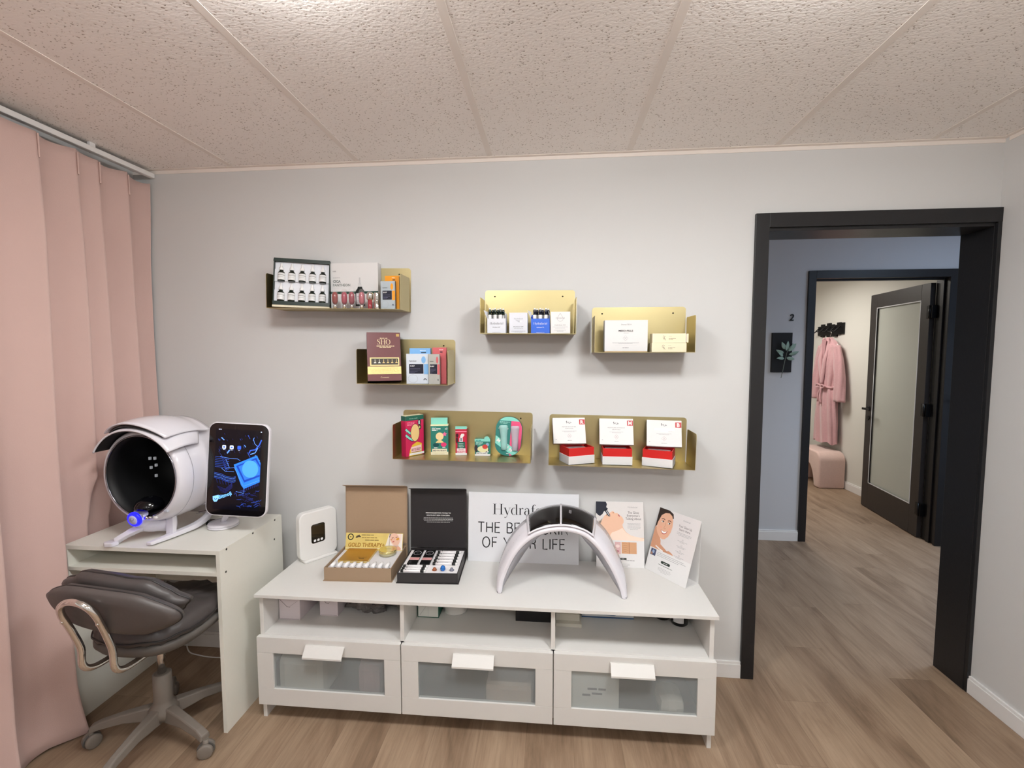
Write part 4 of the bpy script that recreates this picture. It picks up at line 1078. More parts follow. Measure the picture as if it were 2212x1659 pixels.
# small green box
o = packet('soap_carton', 'small green carton with a red and cream motif on the pack shelf', 'carton', .868, -.042, z5(.868), .071, .040, .076, M_tl, rad(4))
b = MB(); b.box(-.036, .0355, -.0005, .0012, .066, .0775, M_mint)
b.prism(arcpts(.020, .0775, .0125, 0, 180, 12), -.0005, .0012, M_mint, axis='y'); b.build('header_card', None, o)
p = front(.071, .076); p.greek(.005, .070, .044, 1, .01, ink(60, 150, 140), 2, 'l', h=.003); p.greek(.005, .060, .034, 3, .0052, ink(180, 226, 214), 1, 'l', h=.0026, seed=7)
p.ell(.006, .034, .008, .017, ink(44, 44, 56), 1); p.ell(.040, .028, .026, .014, blk, 1); p.ell(.037, .031, .025, .015, ink(238, 232, 180), 2); p.ell(.047, .042, .0125, .0105, ink(214, 74, 66), 3); p.ell(.058, .052, .007, .008, ink(150, 180, 204), 1)
p.rect(0, 0, .071, .0085, wht, 2); p.rect(.007, .0085, .058, .0165, wht, 2); p.poly([(.056, .0165), (.060, .026), (.064, .0165)], wht, 2); p.text('ARE YOU READY', .033, .0098, .0052, K, 3, width=.047, bold=.03); p.build('printed_label', o)
# rounded blister pack
t = thing('blister_pack', 'oval teal and pink blister pack with two clear tubes leaning on the shelf back', 'blister pack', (.981, -.034, z5(.98) + .0012), (rad(-7), rad(3.5), 0))
def rrect(w_, h_, r, n=8, cx=0, cy=0): return [(cx + a, cy + c_) for (sx, sy, a0) in ((1, 1, 0), (-1, 1, 90), (-1, -1, 180), (1, -1, 270)) for (a, c_) in arcpts(sx * (w_ / 2 - r), sy * (h_ / 2 - r), r, a0, a0 + 90, n)]
BW, BH = .122, .180
def clipx(pts, x0, x1): return [(max(x0, min(x1, a)), c_) for a, c_ in pts]
outl = rrect(BW, BH, .056, 10, 0, BH / 2)
b = MB(); b.prism(outl, 0, .002, mat('teal card', lin(42, 124, 116), .45), axis='y'); b.build('backing_card', None, t)
p = Print((0, -.0002, 0), (1, 0, 0), (0, 0, 1)); inn = rrect(BW - .003, BH - .003, .055, 10, 0, BH / 2)
def clip(pts, f):      # Sutherland-Hodgman against half plane f(p)>=0
    out = []
    for i in range(len(pts)):
        a, c_ = pts[i - 1], pts[i]; fa, fc = f(a), f(c_)
        if (fa >= 0) != (fc >= 0): u = fa / (fa - fc); out.append((a[0] + (c_[0] - a[0]) * u, a[1] + (c_[1] - a[1]) * u))
        if fc >= 0: out.append(c_)
    return out
p.poly(clip(inn, lambda q: q[0] - .008), ink(232, 84, 130), 1)
p.poly(clip(inn, lambda q: q[1] - .160), mint, 2)
band = clip(clip(inn, lambda q: (.066 - .62 * (q[0] + .02)) - q[1]), lambda q: q[1] - (.030 - .62 * (q[0] + .02))); p.poly(band, mint, 3)
p.text('456', -.026, .118, .027, wht, 4, width=.046, bold=.03, rot=3); p.greek(-.045, .153, .05, 2, .006, ink(170, 226, 214), 3, 'l', h=.0024)
for (x, z) in ((-.048, .078), (-.010, .050), (.010, .038)): p.text('M', x, z - .016, .020, wht, 4, bold=.04, rot=-32, width=.015)
p.greek(0, .010, .022, 1, .01, wht, 3, h=.002); p.build('printed_label', t)
for (x, rot_, mm, nm) in ((-.022, -6, mat('mint clear blister', lin(176, 226, 220), .12, alpha=.75), 'tube_blister'), (.030, -4, mat('silver clear blister', lin(206, 202, 214), .12, alpha=.78), 'tube_blister')):
    b = MB(); b.M = Matrix.Translation((x, -.001, .088)) @ Matrix.Rotation(rad(rot_), 4, 'Y')
    secs = [(.012, -.062), (.0145, -.060), (.0150, -.040), (.0160, 0), (.0200, .036), (.0205, .048), (.012, .052)]
    vs = [(r_ * math.cos(rad(a)), -r_ * .75 * math.sin(rad(a)), zz) for (r_, zz) in secs for a in range(0, 181, 18)]; n = 11
    b.add(vs, [(i * n + j, i * n + j + 1, (i + 1) * n + j + 1, (i + 1) * n + j) for i in range(len(secs) - 1) for j in range(n - 1)], mm, True)
    b.build(nm, None, t)
b = MB(); b.cyl((0, -.001, .030), .004, .0, M_blackpl) if False else b.box(-.0025, .0025, -.003, 0, .100, .104, M_blackpl); bb = b
M_skin_p = ink(238, 190, 160)

# --- shelf 6: three opened boxes, lid propped on each
M_redb = mat('red inner tray board', lin(200, 32, 30), .42, 0, .03)
M_ins = mat('grey ampoule insert', lin(170, 150, 152), .25, 0, .35, 140, bump=.8, bscale=160)
def ampoule_box(letter, l1, l2, label, x, y, rz, w_, d_, lrz, ltz, lx, ly, lz):
    z = shz(6, x) + .0004
    t = thing('ampoule_box', label, 'box', (x, y, z), (0, 0, rz), 'opened red and white boxes')
    b = MB(); b.box(0, w_, 0, d_, 0, .036, M_card); b.build('white_base', None, t, bevel=.0006)
    b = MB(); i_ = .002; T = .003
    b.box(i_, w_ - i_, i_, i_ + T, .0362, .071, M_redb); b.box(i_, w_ - i_, d_ - i_ - T, d_ - i_, .0362, .071, M_redb); b.box(i_, i_ + T, i_ + T, d_ - i_ - T, .0362, .071, M_redb); b.box(w_ - i_ - T, w_ - i_, i_ + T, d_ - i_ - T, .0362, .071, M_redb); b.box(i_ + T, w_ - i_ - T, i_ + T, d_ - i_ - T, .0362, .050, M_redb)
    b.build('red_tray', None, t)
    b = MB(); b.box(.016, w_ - .018, .012, d_ - .02, .0501, .062, M_ins); b.build('ampoule_insert', None, t)
    # lid resting on the rear of the box and the shelf back
    lw, lh, ld = w_ + .020, .116, .026
    L_ = thing('box_lid', 'white lid marked %s leaning over its red box' % letter, 'box lid', (lx, ly, lz), (ltz, 0, lrz), 'propped white box lids')
    b = MB(); b.box(-lw / 2, lw / 2, 0, .0015, 0, lh, M_card); T = .0015
    b.box(-lw / 2, lw / 2, .0015, ld, 0, T, M_card); b.box(-lw / 2, lw / 2, .0015, ld, lh - T, lh, M_card); b.box(-lw / 2, -lw / 2 + T, .0015, ld, T, lh - T, M_card); b.box(lw / 2 - T, lw / 2, .0015, ld, T, lh - T, M_card)
    b.build('lid_shell', None, L_)
    p = Print((-lw / 2, 0, 0), (1, 0, 0), (0, 0, 1)); rd = ink(190, 48, 52)
    p.rect(lw - .026, lh - .031, lw - .001, lh - .008, rd, 1); p.text(letter, lw - .0135, lh - .0275, .0225, ink(252, 224, 224), 2, bold=.045)
    cx = lw * .50
    for (dx, dz, rr) in ((-.008, .004, .004), (.002, .0, .004), (.008, .001, .003)): p.line(arc(cx + dx, lh - .022 + dz, rr, rr, 120, 360, 8), .0016, ink(90, 90, 94))
    p.line([(cx - .010, lh - .026), (cx - .010, lh - .014)], .0016, ink(90, 90, 94))
    if letter != 'B':
        p.text(l1, cx, lh - .043, .0055, G1, width=.062 if letter == 'R' else .074); p.text(l2, cx, lh - .051, .0055, G1, width=.036)
    else:
        p.rect(cx - .040, lh - .046, cx + .042, lh - .036, ink(252, 252, 252), 1); p.rect(cx - .014, lh - .054, cx + .018, lh - .046, ink(252, 252, 252), 1); p.greek(cx + .026, lh - .050, .026, 1, .01, ink(215, 214, 218), 1, h=.002)
    p.greek(cx, lh - .061, .066, 2, .0035, G2, h=.0012)
    for (dx, dz) in ((0, .0055), (0, -.0055), (.0055, 0), (-.0055, 0)): p.ring(cx + dx, .034 + dz, .0040, .0040, .0006, ink(176, 150, 156))
    p.greek(cx, .013, .034, 1, .01, G1, h=.0014); p.greek(.010, .018, .008, 1, .01, G2, 1, 'l', h=.0025); p.build('printed_label', L_)
    p = Print((-lw / 2, ld, 0), (0, -1, 0), (0, 0, 1)); p.rect(.010, .018, .018, .086, ink(206, 60, 52), 1); p.build('printed_side', L_)
    return t
ampoule_box('R', 'REPAIR BOOSTER', 'AMPOULE', 'opened red and white box turned left, under the lid marked R', 1.258, -.147, rad(24), .125, .098, rad(7), rad(-20), 1.265, -.078, 1.0900)
ampoule_box('M', 'MOISTURE INTENSIVE', 'SERUM VIALS', 'opened red and white box in the middle, under the lid marked M', 1.4045, -.116, rad(-1), .127, .098, rad(-2), rad(-20), 1.469, -.078, 1.0885)
ampoule_box('B', '', '', 'opened red and white box turned right, under the lid marked B', 1.5745, -.104, rad(-21), .126, .097, rad(-9), rad(-20), 1.672, -.082, 1.0845)

# ------------------------------------------------------------------ things on the bench
TZ = BZ + .0004
# gateway
M_gate = mat('white satin plastic', lin(236, 235, 233), .38, 0, .008)
ga = math.atan2(.145, .105)
gw = thing('internet_gateway', 'upright white rounded gateway with small dark screen at the bench left end', 'router', (.098, -.093, TZ), (0, 0, ga))
b = MB(); b.prism(rrect(.180, .222, .030, 8, 0, .111 + .008), 0, .036, axis='y', m=M_gate); b.build('gateway_body', None, gw, bevel=.004, smooth=False)
b = MB(); b.box(-.075, .085, -.014, .040, 0, .009, M_gate, bev=.004); b.build('gateway_foot', None, gw)
p = Print((-.036, -.0003, .078), (1, 0, 0), (0, 0, 1)); p.poly(rrect(.066, .090, .011, 5, .033, .045), mat('black gateway screen', lin(26, 26, 22), .08, coat=.6), 1)
for i in range(3): p.poly(rrect(.011, .011, .003, 3, .0165 + i * .0165, .012), ink(236, 236, 236), 2)
p.build('gateway_screen', gw)

# presentation boxes with hinged lids
def lid_box(name, label, x, y, rz, w_, d_, h_, m, min_, lid_h, lid_y, lid_tilt, flap, plate=True):
    t = thing(name, label, 'gift box', (x, y, TZ), (0, 0, rz))
    b = MB(); T = .0035
    b.box(0, w_, 0, T, .002, h_, m); b.box(0, w_, d_ - T, d_, .002, h_, m); b.box(0, T, T, d_ - T, .002, h_, m); b.box(w_ - T, w_, T, d_ - T, .002, h_, m); b.box(T, w_ - T, T, d_ - T, .002, .005, m)
    b.build('box_base', None, t, bevel=.0006)
    b = MB(); b.box(-.004, w_ + .004, -.004, d_ + .006, 0, .002, m); b.build('cover_board', None, t)
    b = MB(); b.M = Matrix.Translation((w_ / 2, d_ + .008, .001)) @ Matrix.Rotation(lid_tilt, 4, 'X')
    hw = w_ / 2 + .004
    b.box(-hw, hw, 0, .0025, 0, h_ + .002, m); b.box(-hw, hw, -.001, .002, h_ + .005, lid_h, m)
    b.box(-hw + .006, hw - .006, -.0018, -.001, h_ + .012, lid_h - .006, min_)
    ld = b.build('lid', None, t)
    b = MB(); b.M = Matrix.Translation((w_ / 2, d_ + .008, .001)) @ Matrix.Rotation(lid_tilt, 4, 'X') @ Matrix.Translation((0, -.001, lid_h)) @ Matrix.Rotation(flap, 4, 'X')
    b.box(-hw, hw, -.040, 0, .0002, .0022, m); b.build('lid_flap', None, t)
    return t, ld
M_tan = mat('tan linen board', lin(156, 132, 108), .62, 0, .03, 200, bump=.15); M_tan2 = mat('tan lid lining', lin(168, 142, 116), .62, 0, .04, 160, bump=.1)
bx, ld = lid_box('gift_box', 'open tan presentation box with a gold banner card on the bench', .226, -.298, rad(2.6), .288, .232, .057, M_tan, M_tan2, .332, 0, rad(-3), rad(-18))
TMx = Matrix.Translation(bx.location) @ bx.rotation_euler.to_matrix().to_4x4()
b = MB(); b.box(.005, .283, .005, .227, .0052, .046, mat('white tray insert', lin(226, 226, 230), .45, 0, .01)); b.box(.008, .280, .006, .010, .046, .0475, M_white); b.build('box_insert', None, bx)
M_goldm = mat('brushed gold sheet', lin(196, 150, 66), .30, .65, .22, 9, bump=.2, bscale=20); M_gold2 = mat('pale gold edge', lin(232, 206, 140), .3, .6)
gm = thing('gold_mask_case', 'flat square gold case lying in the tan box', 'case', M=TMx @ Matrix.Translation((.030, .070, .0464)))
b = MB(); b.box(0, .134, 0, .126, 0, .009, M_gold2); b.build('case_base', None, gm, bevel=.001)
b = MB(); b.box(.001, .133, .001, .125, .0092, .0115, M_goldm); b.build('case_lid', None, gm)
p = Print((0, 0, .0115), (1, 0, 0), (0, 1, 0)); p.greek(.100, .018, .040, 1, .01, K, 1, h=.004); p.greek(.098, .032, .042, 2, .006, ink(130, 96, 40), 1, h=.002); p.build('printed_text', gm)
jr = thing('cream_jar', 'small round jar with a gold lid in the tan box', 'jar', M=TMx @ Matrix.Translation((.222, .165, .0464)))
b = MB(); b.lathe([(.034, 0), (.038, .002), (.038, .012)], mat('clear jar glass', lin(220, 214, 180), .1, trans=.4, ior=1.3)); b.build('jar_body', None, jr)
b = MB(); b.lathe([(.0385, .0122), (.0395, .014), (.0395, .022), (.037, .0235), (.032, .0225), (.001, .0225)], mat('shiny pale gold', lin(226, 214, 150), .18, .8, .06)); b.build('jar_lid', None, jr)
p = Print((0, 0, .0226), (1, 0, 0), (0, 1, 0)); p.text('GOLD', 0, .002, .010, ink(180, 170, 120), 1); p.build('printed_text', jr)
fv = None
M_amp = mat('white ampoule plastic', lin(244, 244, 246), .25)
for i in range(9):
    M = TMx @ Matrix.Translation((.026 + .0295 * i, .012, .0470)) @ Matrix.Rotation(rad(0), 4, 'Z')
    lab = 'slim white ampoule lying along the front of the tan box, number %s from the left' % ('one', 'two', 'three', 'four', 'five', 'six', 'seven', 'eight', 'nine')[i]
    if fv is None:
        fv = thing('ampoule', lab, 'ampoule', M=M, group='white ampoules in the tan box')
        b = MB(); b.lathe([(.003, 0), (.0085, .002), (.0085, .034), (.0045, .042), (.003, .050)], M_amp, seg=16, axis='y', p=(0, 0, .0085)); b.build('ampoule_body', None, fv)
        b = MB(); b.cyl((.0145, -.0005, .0035), .0032, .006, mat('brown notch', lin(92, 66, 40), .6), axis='y', seg=12); b.build('tray_peg', None, fv)
    else: dup(fv, M=M, label=lab)
# banner card standing in the box
bc = thing('banner_card', 'gold banner card lettered GOLD THERAPY+ standing in the tan box', 'card', M=TMx @ Matrix.Translation((.010, .198, .0466)) @ Matrix.Rotation(rad(-14), 4, 'X'))
CW, CH = .270, .078
M_gcard = mat('gold foil card', lin(248, 212, 128), .34, .15, .28, 14)
b = MB(); b.box(0, CW, 0, .0012, 0, CH, M_gcard); b.build('card_sheet', None, bc)
p = Print((0, -.0001, 0), (1, 0, 0), (0, 0, 1)); gd_ = ink(172, 122, 34); blk2 = ink(40, 34, 12)
p.rect(.205, .003, CW - .002, CH - .002, ink(248, 240, 234), 1); p.poly([(.183, .003), (.205, CH - .002), (.210, CH - .002), (.210, .003)], ink(248, 240, 226), 1)
p.poly([(0, .008), (.20, .008), (.20, .011), (0, .011)], ink(250, 240, 200), 1)
p.text('GOLD THERAPY+', .012, .016, .025, gd_, 2, 'l', width=.172, bold=.025, shear=.10)
p.ring(.023, .060, .012, .0125, .0045, blk2, 2); p.ell(.023, .060, .007, .007, ink(240, 214, 120), 3); p.greek(.023, .0585, .009, 1, .01, blk2, 4, h=.003)
p.poly([(.046, .056), (.050, .064), (.058, .068), (.064, .070), (.068, .064), (.072, .062), (.070, .059), (.060, .059), (.052, .055)], ink(90, 76, 50), 2)
p.greek(.074, .0675, .11, 1, .01, ink(130, 110, 60), 2, 'l', h=.003); p.greek(.076, .0555, .105, 1, .01, ink(150, 120, 60), 2, 'l', h=.0032, seed=2); p.greek(.092, .0445, .088, 1, .01, ink(150, 120, 60), 2, 'l', h=.0032, seed=4); p.greek(.006, .0035, .17, 1, .01, gd_, 2, 'l', h=.002)
sk = ink(240, 196, 172); sk2 = ink(214, 150, 122)
p.poly(clip([(.206, .070), (.214, .076), (.262, .076), (.262, .05), (.248, .02), (.232, .012), (.218, .03), (.207, .05)], lambda q: 1), ink(250, 226, 214), 2)
p.ell(.233, .052, .021, .029, sk, 3, rot=24); p.ell(.226, .041, .0055, .0028, ink(206, 110, 100), 4, rot=24); p.ell(.222, .058, .0055, .0018, ink(150, 96, 80), 4, rot=22); p.ell(.240, .061, .0055, .0018, ink(150, 96, 80), 4, rot=22); p.ell(.246, .053, .008, .005, ink(226, 160, 60), 4, rot=20); p.ell(.216, .050, .0045, .0035, ink(222, 150, 110), 4)
p.line([(.231, .058), (.228, .050), (.231, .049)], .0012, sk2, 4); p.poly([(.226, .024), (.242, .030), (.262, .012), (.262, .004), (.214, .004)], ink(232, 176, 146), 2)
p.line([(.214, .079 - .003), (.209, .068), (.207, .060)], .003, ink(90, 60, 40), 4)
p.build('printed_graphics', bc)

# black box
M_bk = mat('charcoal board', lin(44, 41, 42), .5, 0, .05, 200); M_bk2 = mat('charcoal lining', lin(38, 35, 37), .55, 0, .04, 160)
kx, kl = lid_box('gift_box', 'open black presentation box lettered PERSONALIZATION TOOLS on the bench', .541, -.290, rad(2.8), .256, .232, .044, M_bk, M_bk2, .324, 0, rad(-2.5), rad(-18))
KM = Matrix.Translation(kx.location) @ kx.rotation_euler.to_matrix().to_4x4()
p = Print((0, .239 - .003, .001), (1, 0, 0), (0, 0, 1)); p.v = Vector((0, math.sin(rad(2.5)), math.cos(rad(2.5)))); p.n = p.u.cross(p.v); p.o = p.o + p.n * .001
p.text('PERSONALIZATION TOOLS TO', .128, .212, .0072, WH, 1, bold=.03, width=.118); p.text('SOLVE ANY SKIN CONCERN.', .128, .201, .0072, WH, 1, bold=.03, width=.110)
p.greek(.128, .190, .145, 4, .0066, ink(190, 190, 190), 1, h=.0024); p.build('printed_text', kx)
b = MB(); b.box(.0045, .2515, .0045, .2275, .0055, .0415, mat('white cut foam', lin(238, 236, 238), .6)); b.build('box_insert', None, kx)
zi = .0418
def on_k(x, y): return KM @ Matrix.Translation((x, y, zi))
for (x, lab) in ((.020, 'left black sachet with a pink band in the black box'), (.076, 'right black sachet with a pink band in the black box')):
    s_ = thing('black_sachet', lab, 'sachet', M=on_k(x, .080), group='black sachets in the black box')
    b = MB(); b.box(0, .045, 0, .142, 0, .006, M_blackpl, bev=.002); b.build('sachet_body', None, s_)
    p = Print((0, 0, .006), (1, 0, 0), (0, 1, 0)); p.rect(.001, .034, .044, .058, ink(222, 158, 160), 1); p.rect(.001, .055, .044, .058, ink(244, 206, 200), 2); p.rect(.001, .034, .044, .037, ink(244, 206, 200), 2); p.ring(.0225, .105, .017, .019, .002, ink(200, 200, 204), 1); p.greek(.0225, .106, .018, 2, .006, ink(120, 120, 124), 1, h=.0016); p.build('sachet_print', s_)
fp = None
M_pcap = mat('black pen cap', lin(22, 24, 24), .3)
words = ('first', 'second', 'third', 'fourth', 'fifth')
for i in range(8):
    if i < 5: M = on_k(.134, .198 - .0285 * i) ; ln = .100; lab = 'white labelled tube, right half of the black box, %s from the lid' % words[i]
    else: M = on_k(.012, .056 - .021 * (i - 5)); ln = .100; lab = 'white tube, front left corner of the black box, %s from the sachets' % words[i - 5]
    if fp is None:
        fp = thing('serum_tube', lab, 'tube', M=M, group='slim white tubes in the black box')
        b = MB(); b.cyl((.012, 0, .0045), .0065, .072, mat('white gloss tube', lin(240, 238, 240), .3), axis='x', seg=16); b.build('tube_body', None, fp)
        b = MB(); b.cyl((0, 0, .0045), .0068, .0118, M_pcap, axis='x', seg=16); b.build('tube_end', None, fp)
        b = MB(); b.cyl((.0842, 0, .0045), .0068, .014, M_pcap, axis='x', seg=16); b.cyl((.0984, 0, .0045), .0055, .008, M_rub, axis='x', seg=16); b.build('tube_cap', None, fp)
        p = Print((.015, -.005, .0113), (1, 0, 0), (0, 1, 0)); p.greek(.033, .003, .056, 1, .01, G1, 1, h=.002); p.ell(.006, .004, .003, .003, K, 1); p.build('tube_print', fp)
    else: dup(fp, M=M, label=lab)
for (x, cl, lab) in ((.152, (150, 84, 50), 'tiny brown capsule at the front of the black box'), (.188, (40, 110, 190), 'tiny blue capsule standing at the front of the black box'), (.226, (120, 122, 136), 'tiny grey capsule at the front of the black box')):
    s_ = thing('capsule', lab, 'capsule', M=on_k(x, .032)); hh = .022 if cl[2] > 150 else .013; r_ = .0105 if cl[2] > 150 else .010
    b = MB(); b.lathe([(r_ * .8, 0), (r_, .002), (r_, .004), (r_ * .62, .006), (r_ * .6, hh * .8), (r_ * .3, hh), (.0005, hh + .0004)] if hh < .02 else [(r_ * .5, 0), (r_, .004), (r_ * 1.05, .010), (r_ * .8, .018), (r_ * .3, .022), (.0005, .0224)], mat('capsule %d %d %d' % cl, lin(*cl), .25, .2), seg=18); b.build('capsule_body', None, s_)

# sign board
sb = thing('sign_board', 'large white sign lettered THE BEST SKIN OF YOUR LIFE leaning on the wall', 'sign', (.800, -.060, TZ), (rad(-6), 0, 0))
b = MB(); b.box(0, .510, 0, .005, 0, .318, mat('white foam board', lin(226, 228, 232), .4, 0, .008)); b.build('board', None, sb)
p = Print((0, 0, 0), (1, 0, 0), (0, 0, 1)); kk = ink(28, 28, 34)
p.serif('Hydrafacial', .112, .218, .0685, kk, 1, 'l', width=.325)
def thin_caps(p, s, x, y, h, wd, tw=.0052):
    """light sans capitals drawn as single strokes"""
    L_ = {'T': (.62, [[(.0, 1), (.62, 1)], [(.31, 1), (.31, 0)]]), 'H': (.66, [[(.04, 0), (.04, 1)], [(.62, 0), (.62, 1)], [(.04, .5), (.62, .5)]]), 'E': (.52, [[(.52, 1), (.04, 1), (.04, 0), (.52, 0)], [(.04, .52), (.48, .52)]]),
          'B': (.58, [[(.04, 0), (.04, 1), (.34, 1), (.5, .93), (.53, .76), (.46, .58), (.32, .53), (.04, .53)], [(.32, .53), (.52, .46), (.58, .28), (.52, .07), (.34, 0), (.04, 0)]]),
          'S': (.56, [[(.52, .82), (.44, .97), (.26, 1.01), (.1, .94), (.05, .76), (.12, .6), (.3, .52), (.48, .43), (.55, .26), (.48, .07), (.3, -.01), (.1, .04), (.02, .2)]]), 'K': (.6, [[(.04, 0), (.04, 1)], [(.56, 1), (.04, .4)], [(.2, .57), (.6, 0)]]),
          'I': (.1, [[(.05, 0), (.05, 1)]]), 'N': (.66, [[(.04, 0), (.04, 1), (.62, 0), (.62, 1)]]), 'O': (.8, [arc(.4, .5, .36, .51, 0, 360, 24)]), 'F': (.5, [[(.5, 1), (.04, 1), (.04, 0)], [(.04, .52), (.46, .52)]]),
          'Y': (.62, [[(.0, 1), (.31, .46), (.62, 1)], [(.31, .46), (.31, 0)]]), 'U': (.64, [[(.04, 1), (.04, .3), (.1, .08), (.32, -.01), (.54, .08), (.6, .3), (.6, 1)]]), 'R': (.6, [[(.04, 0), (.04, 1), (.36, 1), (.52, .93), (.57, .76), (.5, .58), (.34, .5), (.04, .5)], [(.34, .5), (.5, .42), (.55, 0)]]),
          'L': (.48, [[(.04, 1), (.04, 0), (.48, 0)]]), ' ': (.3, [])}
    gap = .2; tot = sum(L_[c][0] + gap for c in s) - gap; k = wd / tot; a = x
    for c in s:
        for pl in L_[c][1]: p.line([(a + q[0] * k, y + q[1] * h) for q in pl], tw, kk, 1)
        a += (L_[c][0] + gap) * k
thin_caps(p, 'THE BEST SKIN', .046, .134, .046, .415); thin_caps(p, 'OF YOUR LIFE', .066, .066, .046, .380)
p.build('printed_lettering', sb)

# booklets
M_page = mat('gloss card', lin(226, 225, 224), .3, 0, .008)
b1 = thing('flyer', 'white flyer with a reclining woman in profile, behind the arched light mask', 'flyer', (1.389, -.066, TZ), (rad(-12), 0, 0))
FW, FH = .2135, .288
b = MB(); b.box(0, FW, 0, .0012, 0, FH, M_page); b.build('flyer_sheet', None, b1)
p = Print((0, 0, 0), (1, 0, 0), (0, 0, 1)); y0 = .117
sk = ink(236, 192, 164); skd = ink(206, 150, 118); skl = ink(248, 222, 204); hair = ink(40, 26, 20); glv = ink(30, 34, 48)
p.rect(0, y0, FW, FH - .001, ink(226, 222, 220), 1)
face = [(.028, .205), (.036, .222), (.048, .232), (.060, .236), (.070, .243), (.077, .246), (.082, .240), (.088, .236), (.096, .238), (.101, .232), (.104, .226), (.110, .226), (.118, .220), (.124, .208), (.124, .196), (.118, .186), (.122, .172), (.134, .154), (.156, .140), (.185, .132), (.2135, .130), (.2135, y0), (.05, y0), (.03, .14), (.018, .17), (.020, .19)]
p.poly(face, sk, 2); p.poly([(.05, y0), (.07, .15), (.10, .162), (.118, .172), (.134, .152), (.160, .138), (.2135, .128), (.2135, y0)], skl, 3)
p.poly([(0, .19), (.028, .212), (.022, .18), (.03, .14), (.05, y0), (0, y0)], ink(230, 200, 170), 1)
p.ell(.060, .226, .006, .0022, hair, 3, rot=-60); p.ell(.103, .227, .0065, .0028, ink(196, 104, 100), 3, rot=-55); p.line([(.052, .236), (.046, .224)], .0024, ink(120, 84, 60), 3); p.ell(.078, .238, .004, .003, skd, 3)
p.poly([(.0, FH - .001), (.044, FH - .001), (.050, .276), (.046, .262), (.054, .256), (.048, .246), (.036, .244), (.030, .232), (.018, .222), (.010, .226), (.0, .236)], glv, 4)
p.line([(.042, .252), (.060, .224)], .011, glv, 4); p.line([(.046, .247), (.060, .225)], .003, ink(206, 206, 212), 5)
p.serif('Hydrafacial', .165, .262, .0085, G1, 3, width=.043)
for i, s_ in enumerate(('The Glow', "Everyone's", 'Talking About')): p.text(s_, .168, .236 - .0135 * i, .0145, ink(84, 74, 78), 3, width=(.050, .056, .070)[i])
p.greek(.170, .192, .062, 6, .0052, G2, 3, h=.0014)
p.rect(0, 0, FW, y0, ink(228, 227, 227), 1)
p.rect(.083, .058, .110, .110, ink(214, 176, 176), 2); p.ell(.096, .092, .009, .007, ink(236, 214, 210), 3); p.ell(.094, .070, .008, .005, ink(180, 120, 130), 3)
p.rect(.113, .060, .180, .110, ink(206, 158, 120), 2); p.rect(.146, .060, .148, .110, ink(150, 100, 70), 3)
for i in range(5): p.line([(.116, .066 + .009 * i), (.130, .069 + .009 * i), (.143, .066 + .009 * i)], .0012, ink(176, 122, 86), 3)
p.poly(rrect(.034, .0085, .004, 4, .118, .037), ink(54, 58, 52), 2); p.greek(.118, .036, .020, 1, .01, WH, 3, h=.0014); p.greek(.150, .029, .060, 1, .01, G1, 2, h=.0018); p.greek(.120, .014, .060, 3, .005, G2, 2, h=.0012)
p.build('printed_graphics', b1)

fa = math.atan2(-.173, .130)
b2 = thing('flyer_stand', 'white tent flyer with a smiling woman at the right end of the bench', 'flyer', (1.603, -.062, TZ), (0, 0, fa))
FW, FH = .216, .279; lt = rad(-20)
b = MB(); b.M = Matrix.Rotation(lt, 4, 'X'); b.box(0, FW, 0, .0012, 0, FH, M_page); b.build('flyer_sheet', None, b2)
dt = FH * math.sin(-lt)
b = MB(); b.add([(0, dt + .001, FH * math.cos(lt) - .002), (FW, dt + .001, FH * math.cos(lt) - .002), (FW, dt - .012, .0), (0, dt - .012, .0)], [(0, 1, 2, 3)], M_page)
b.add([(0, .002, .0006), (FW, .002, .0006), (FW, dt - .012, .0006), (0, dt - .012, .0006)], [(0, 1, 2, 3)], M_page); b.build('back_leaf', None, b2, solid=.0008)
v2 = Vector((0, -math.sin(lt), math.cos(lt)))
p = Print((0, 0, 0), (1, 0, 0), tuple(v2)); y0 = .100
p.rect(.001, y0, FW - .001, FH - .001, ink(222, 218, 218), 1); p.rect(.001, .001, FW - .001, y0, ink(228, 228, 228), 1)
p.poly([(.001, FH - .001), (.055, FH - .001), (.078, .268), (.084, .250), (.070, .235), (.02, .225), (.010, .200), (.001, .19)], ink(42, 30, 24), 2)
fc = [(.008, .200), (.010, .226), (.020, .248), (.038, .262), (.058, .266), (.074, .258), (.084, .240), (.088, .214), (.086, .190), (.078, .168), (.064, .152), (.052, .148), (.036, .152), (.020, .166), (.010, .182)]
p.poly([(.001, .105), (.001, .200), (.016, .180), (.040, .150), (.046, .140), (.050, .125), (.080, .112), (.1, .100), (.001, .100)], ink(206, 152, 122), 2)
p.poly(fc, ink(228, 178, 150), 3)
p.poly([(.020, .248), (.038, .262), (.058, .266), (.074, .258), (.080, .262), (.060, .276), (.030, .272), (.012, .252), (.006, .215), (.010, .215)], ink(46, 32, 26), 4)
for cx in (.034, .068):
    p.ell(cx, .222, .0075, .0034, ink(246, 240, 236), 4, rot=6); p.ell(cx + .001, .222, .0033, .0033, ink(50, 34, 28), 5); p.line(arc(cx, .221, .008, .005, 20, 160, 8), .0014, ink(60, 36, 28), 6)
    p.line(arc(cx, .226, .011, .009, 35, 150, 8), .0028, ink(64, 44, 34), 5)
p.line([(.050, .222), (.049, .202), (.044, .197), (.052, .194), (.058, .198)], .0014, ink(186, 130, 104), 4)
p.poly([(.033, .186), (.042, .184), (.052, .184), (.062, .186), (.070, .190), (.064, .176), (.054, .170), (.044, .171), (.036, .178)], ink(190, 96, 92), 4); p.poly([(.036, .184), (.052, .182), (.067, .187), (.060, .177), (.050, .174), (.042, .176)], ink(250, 248, 246), 5)
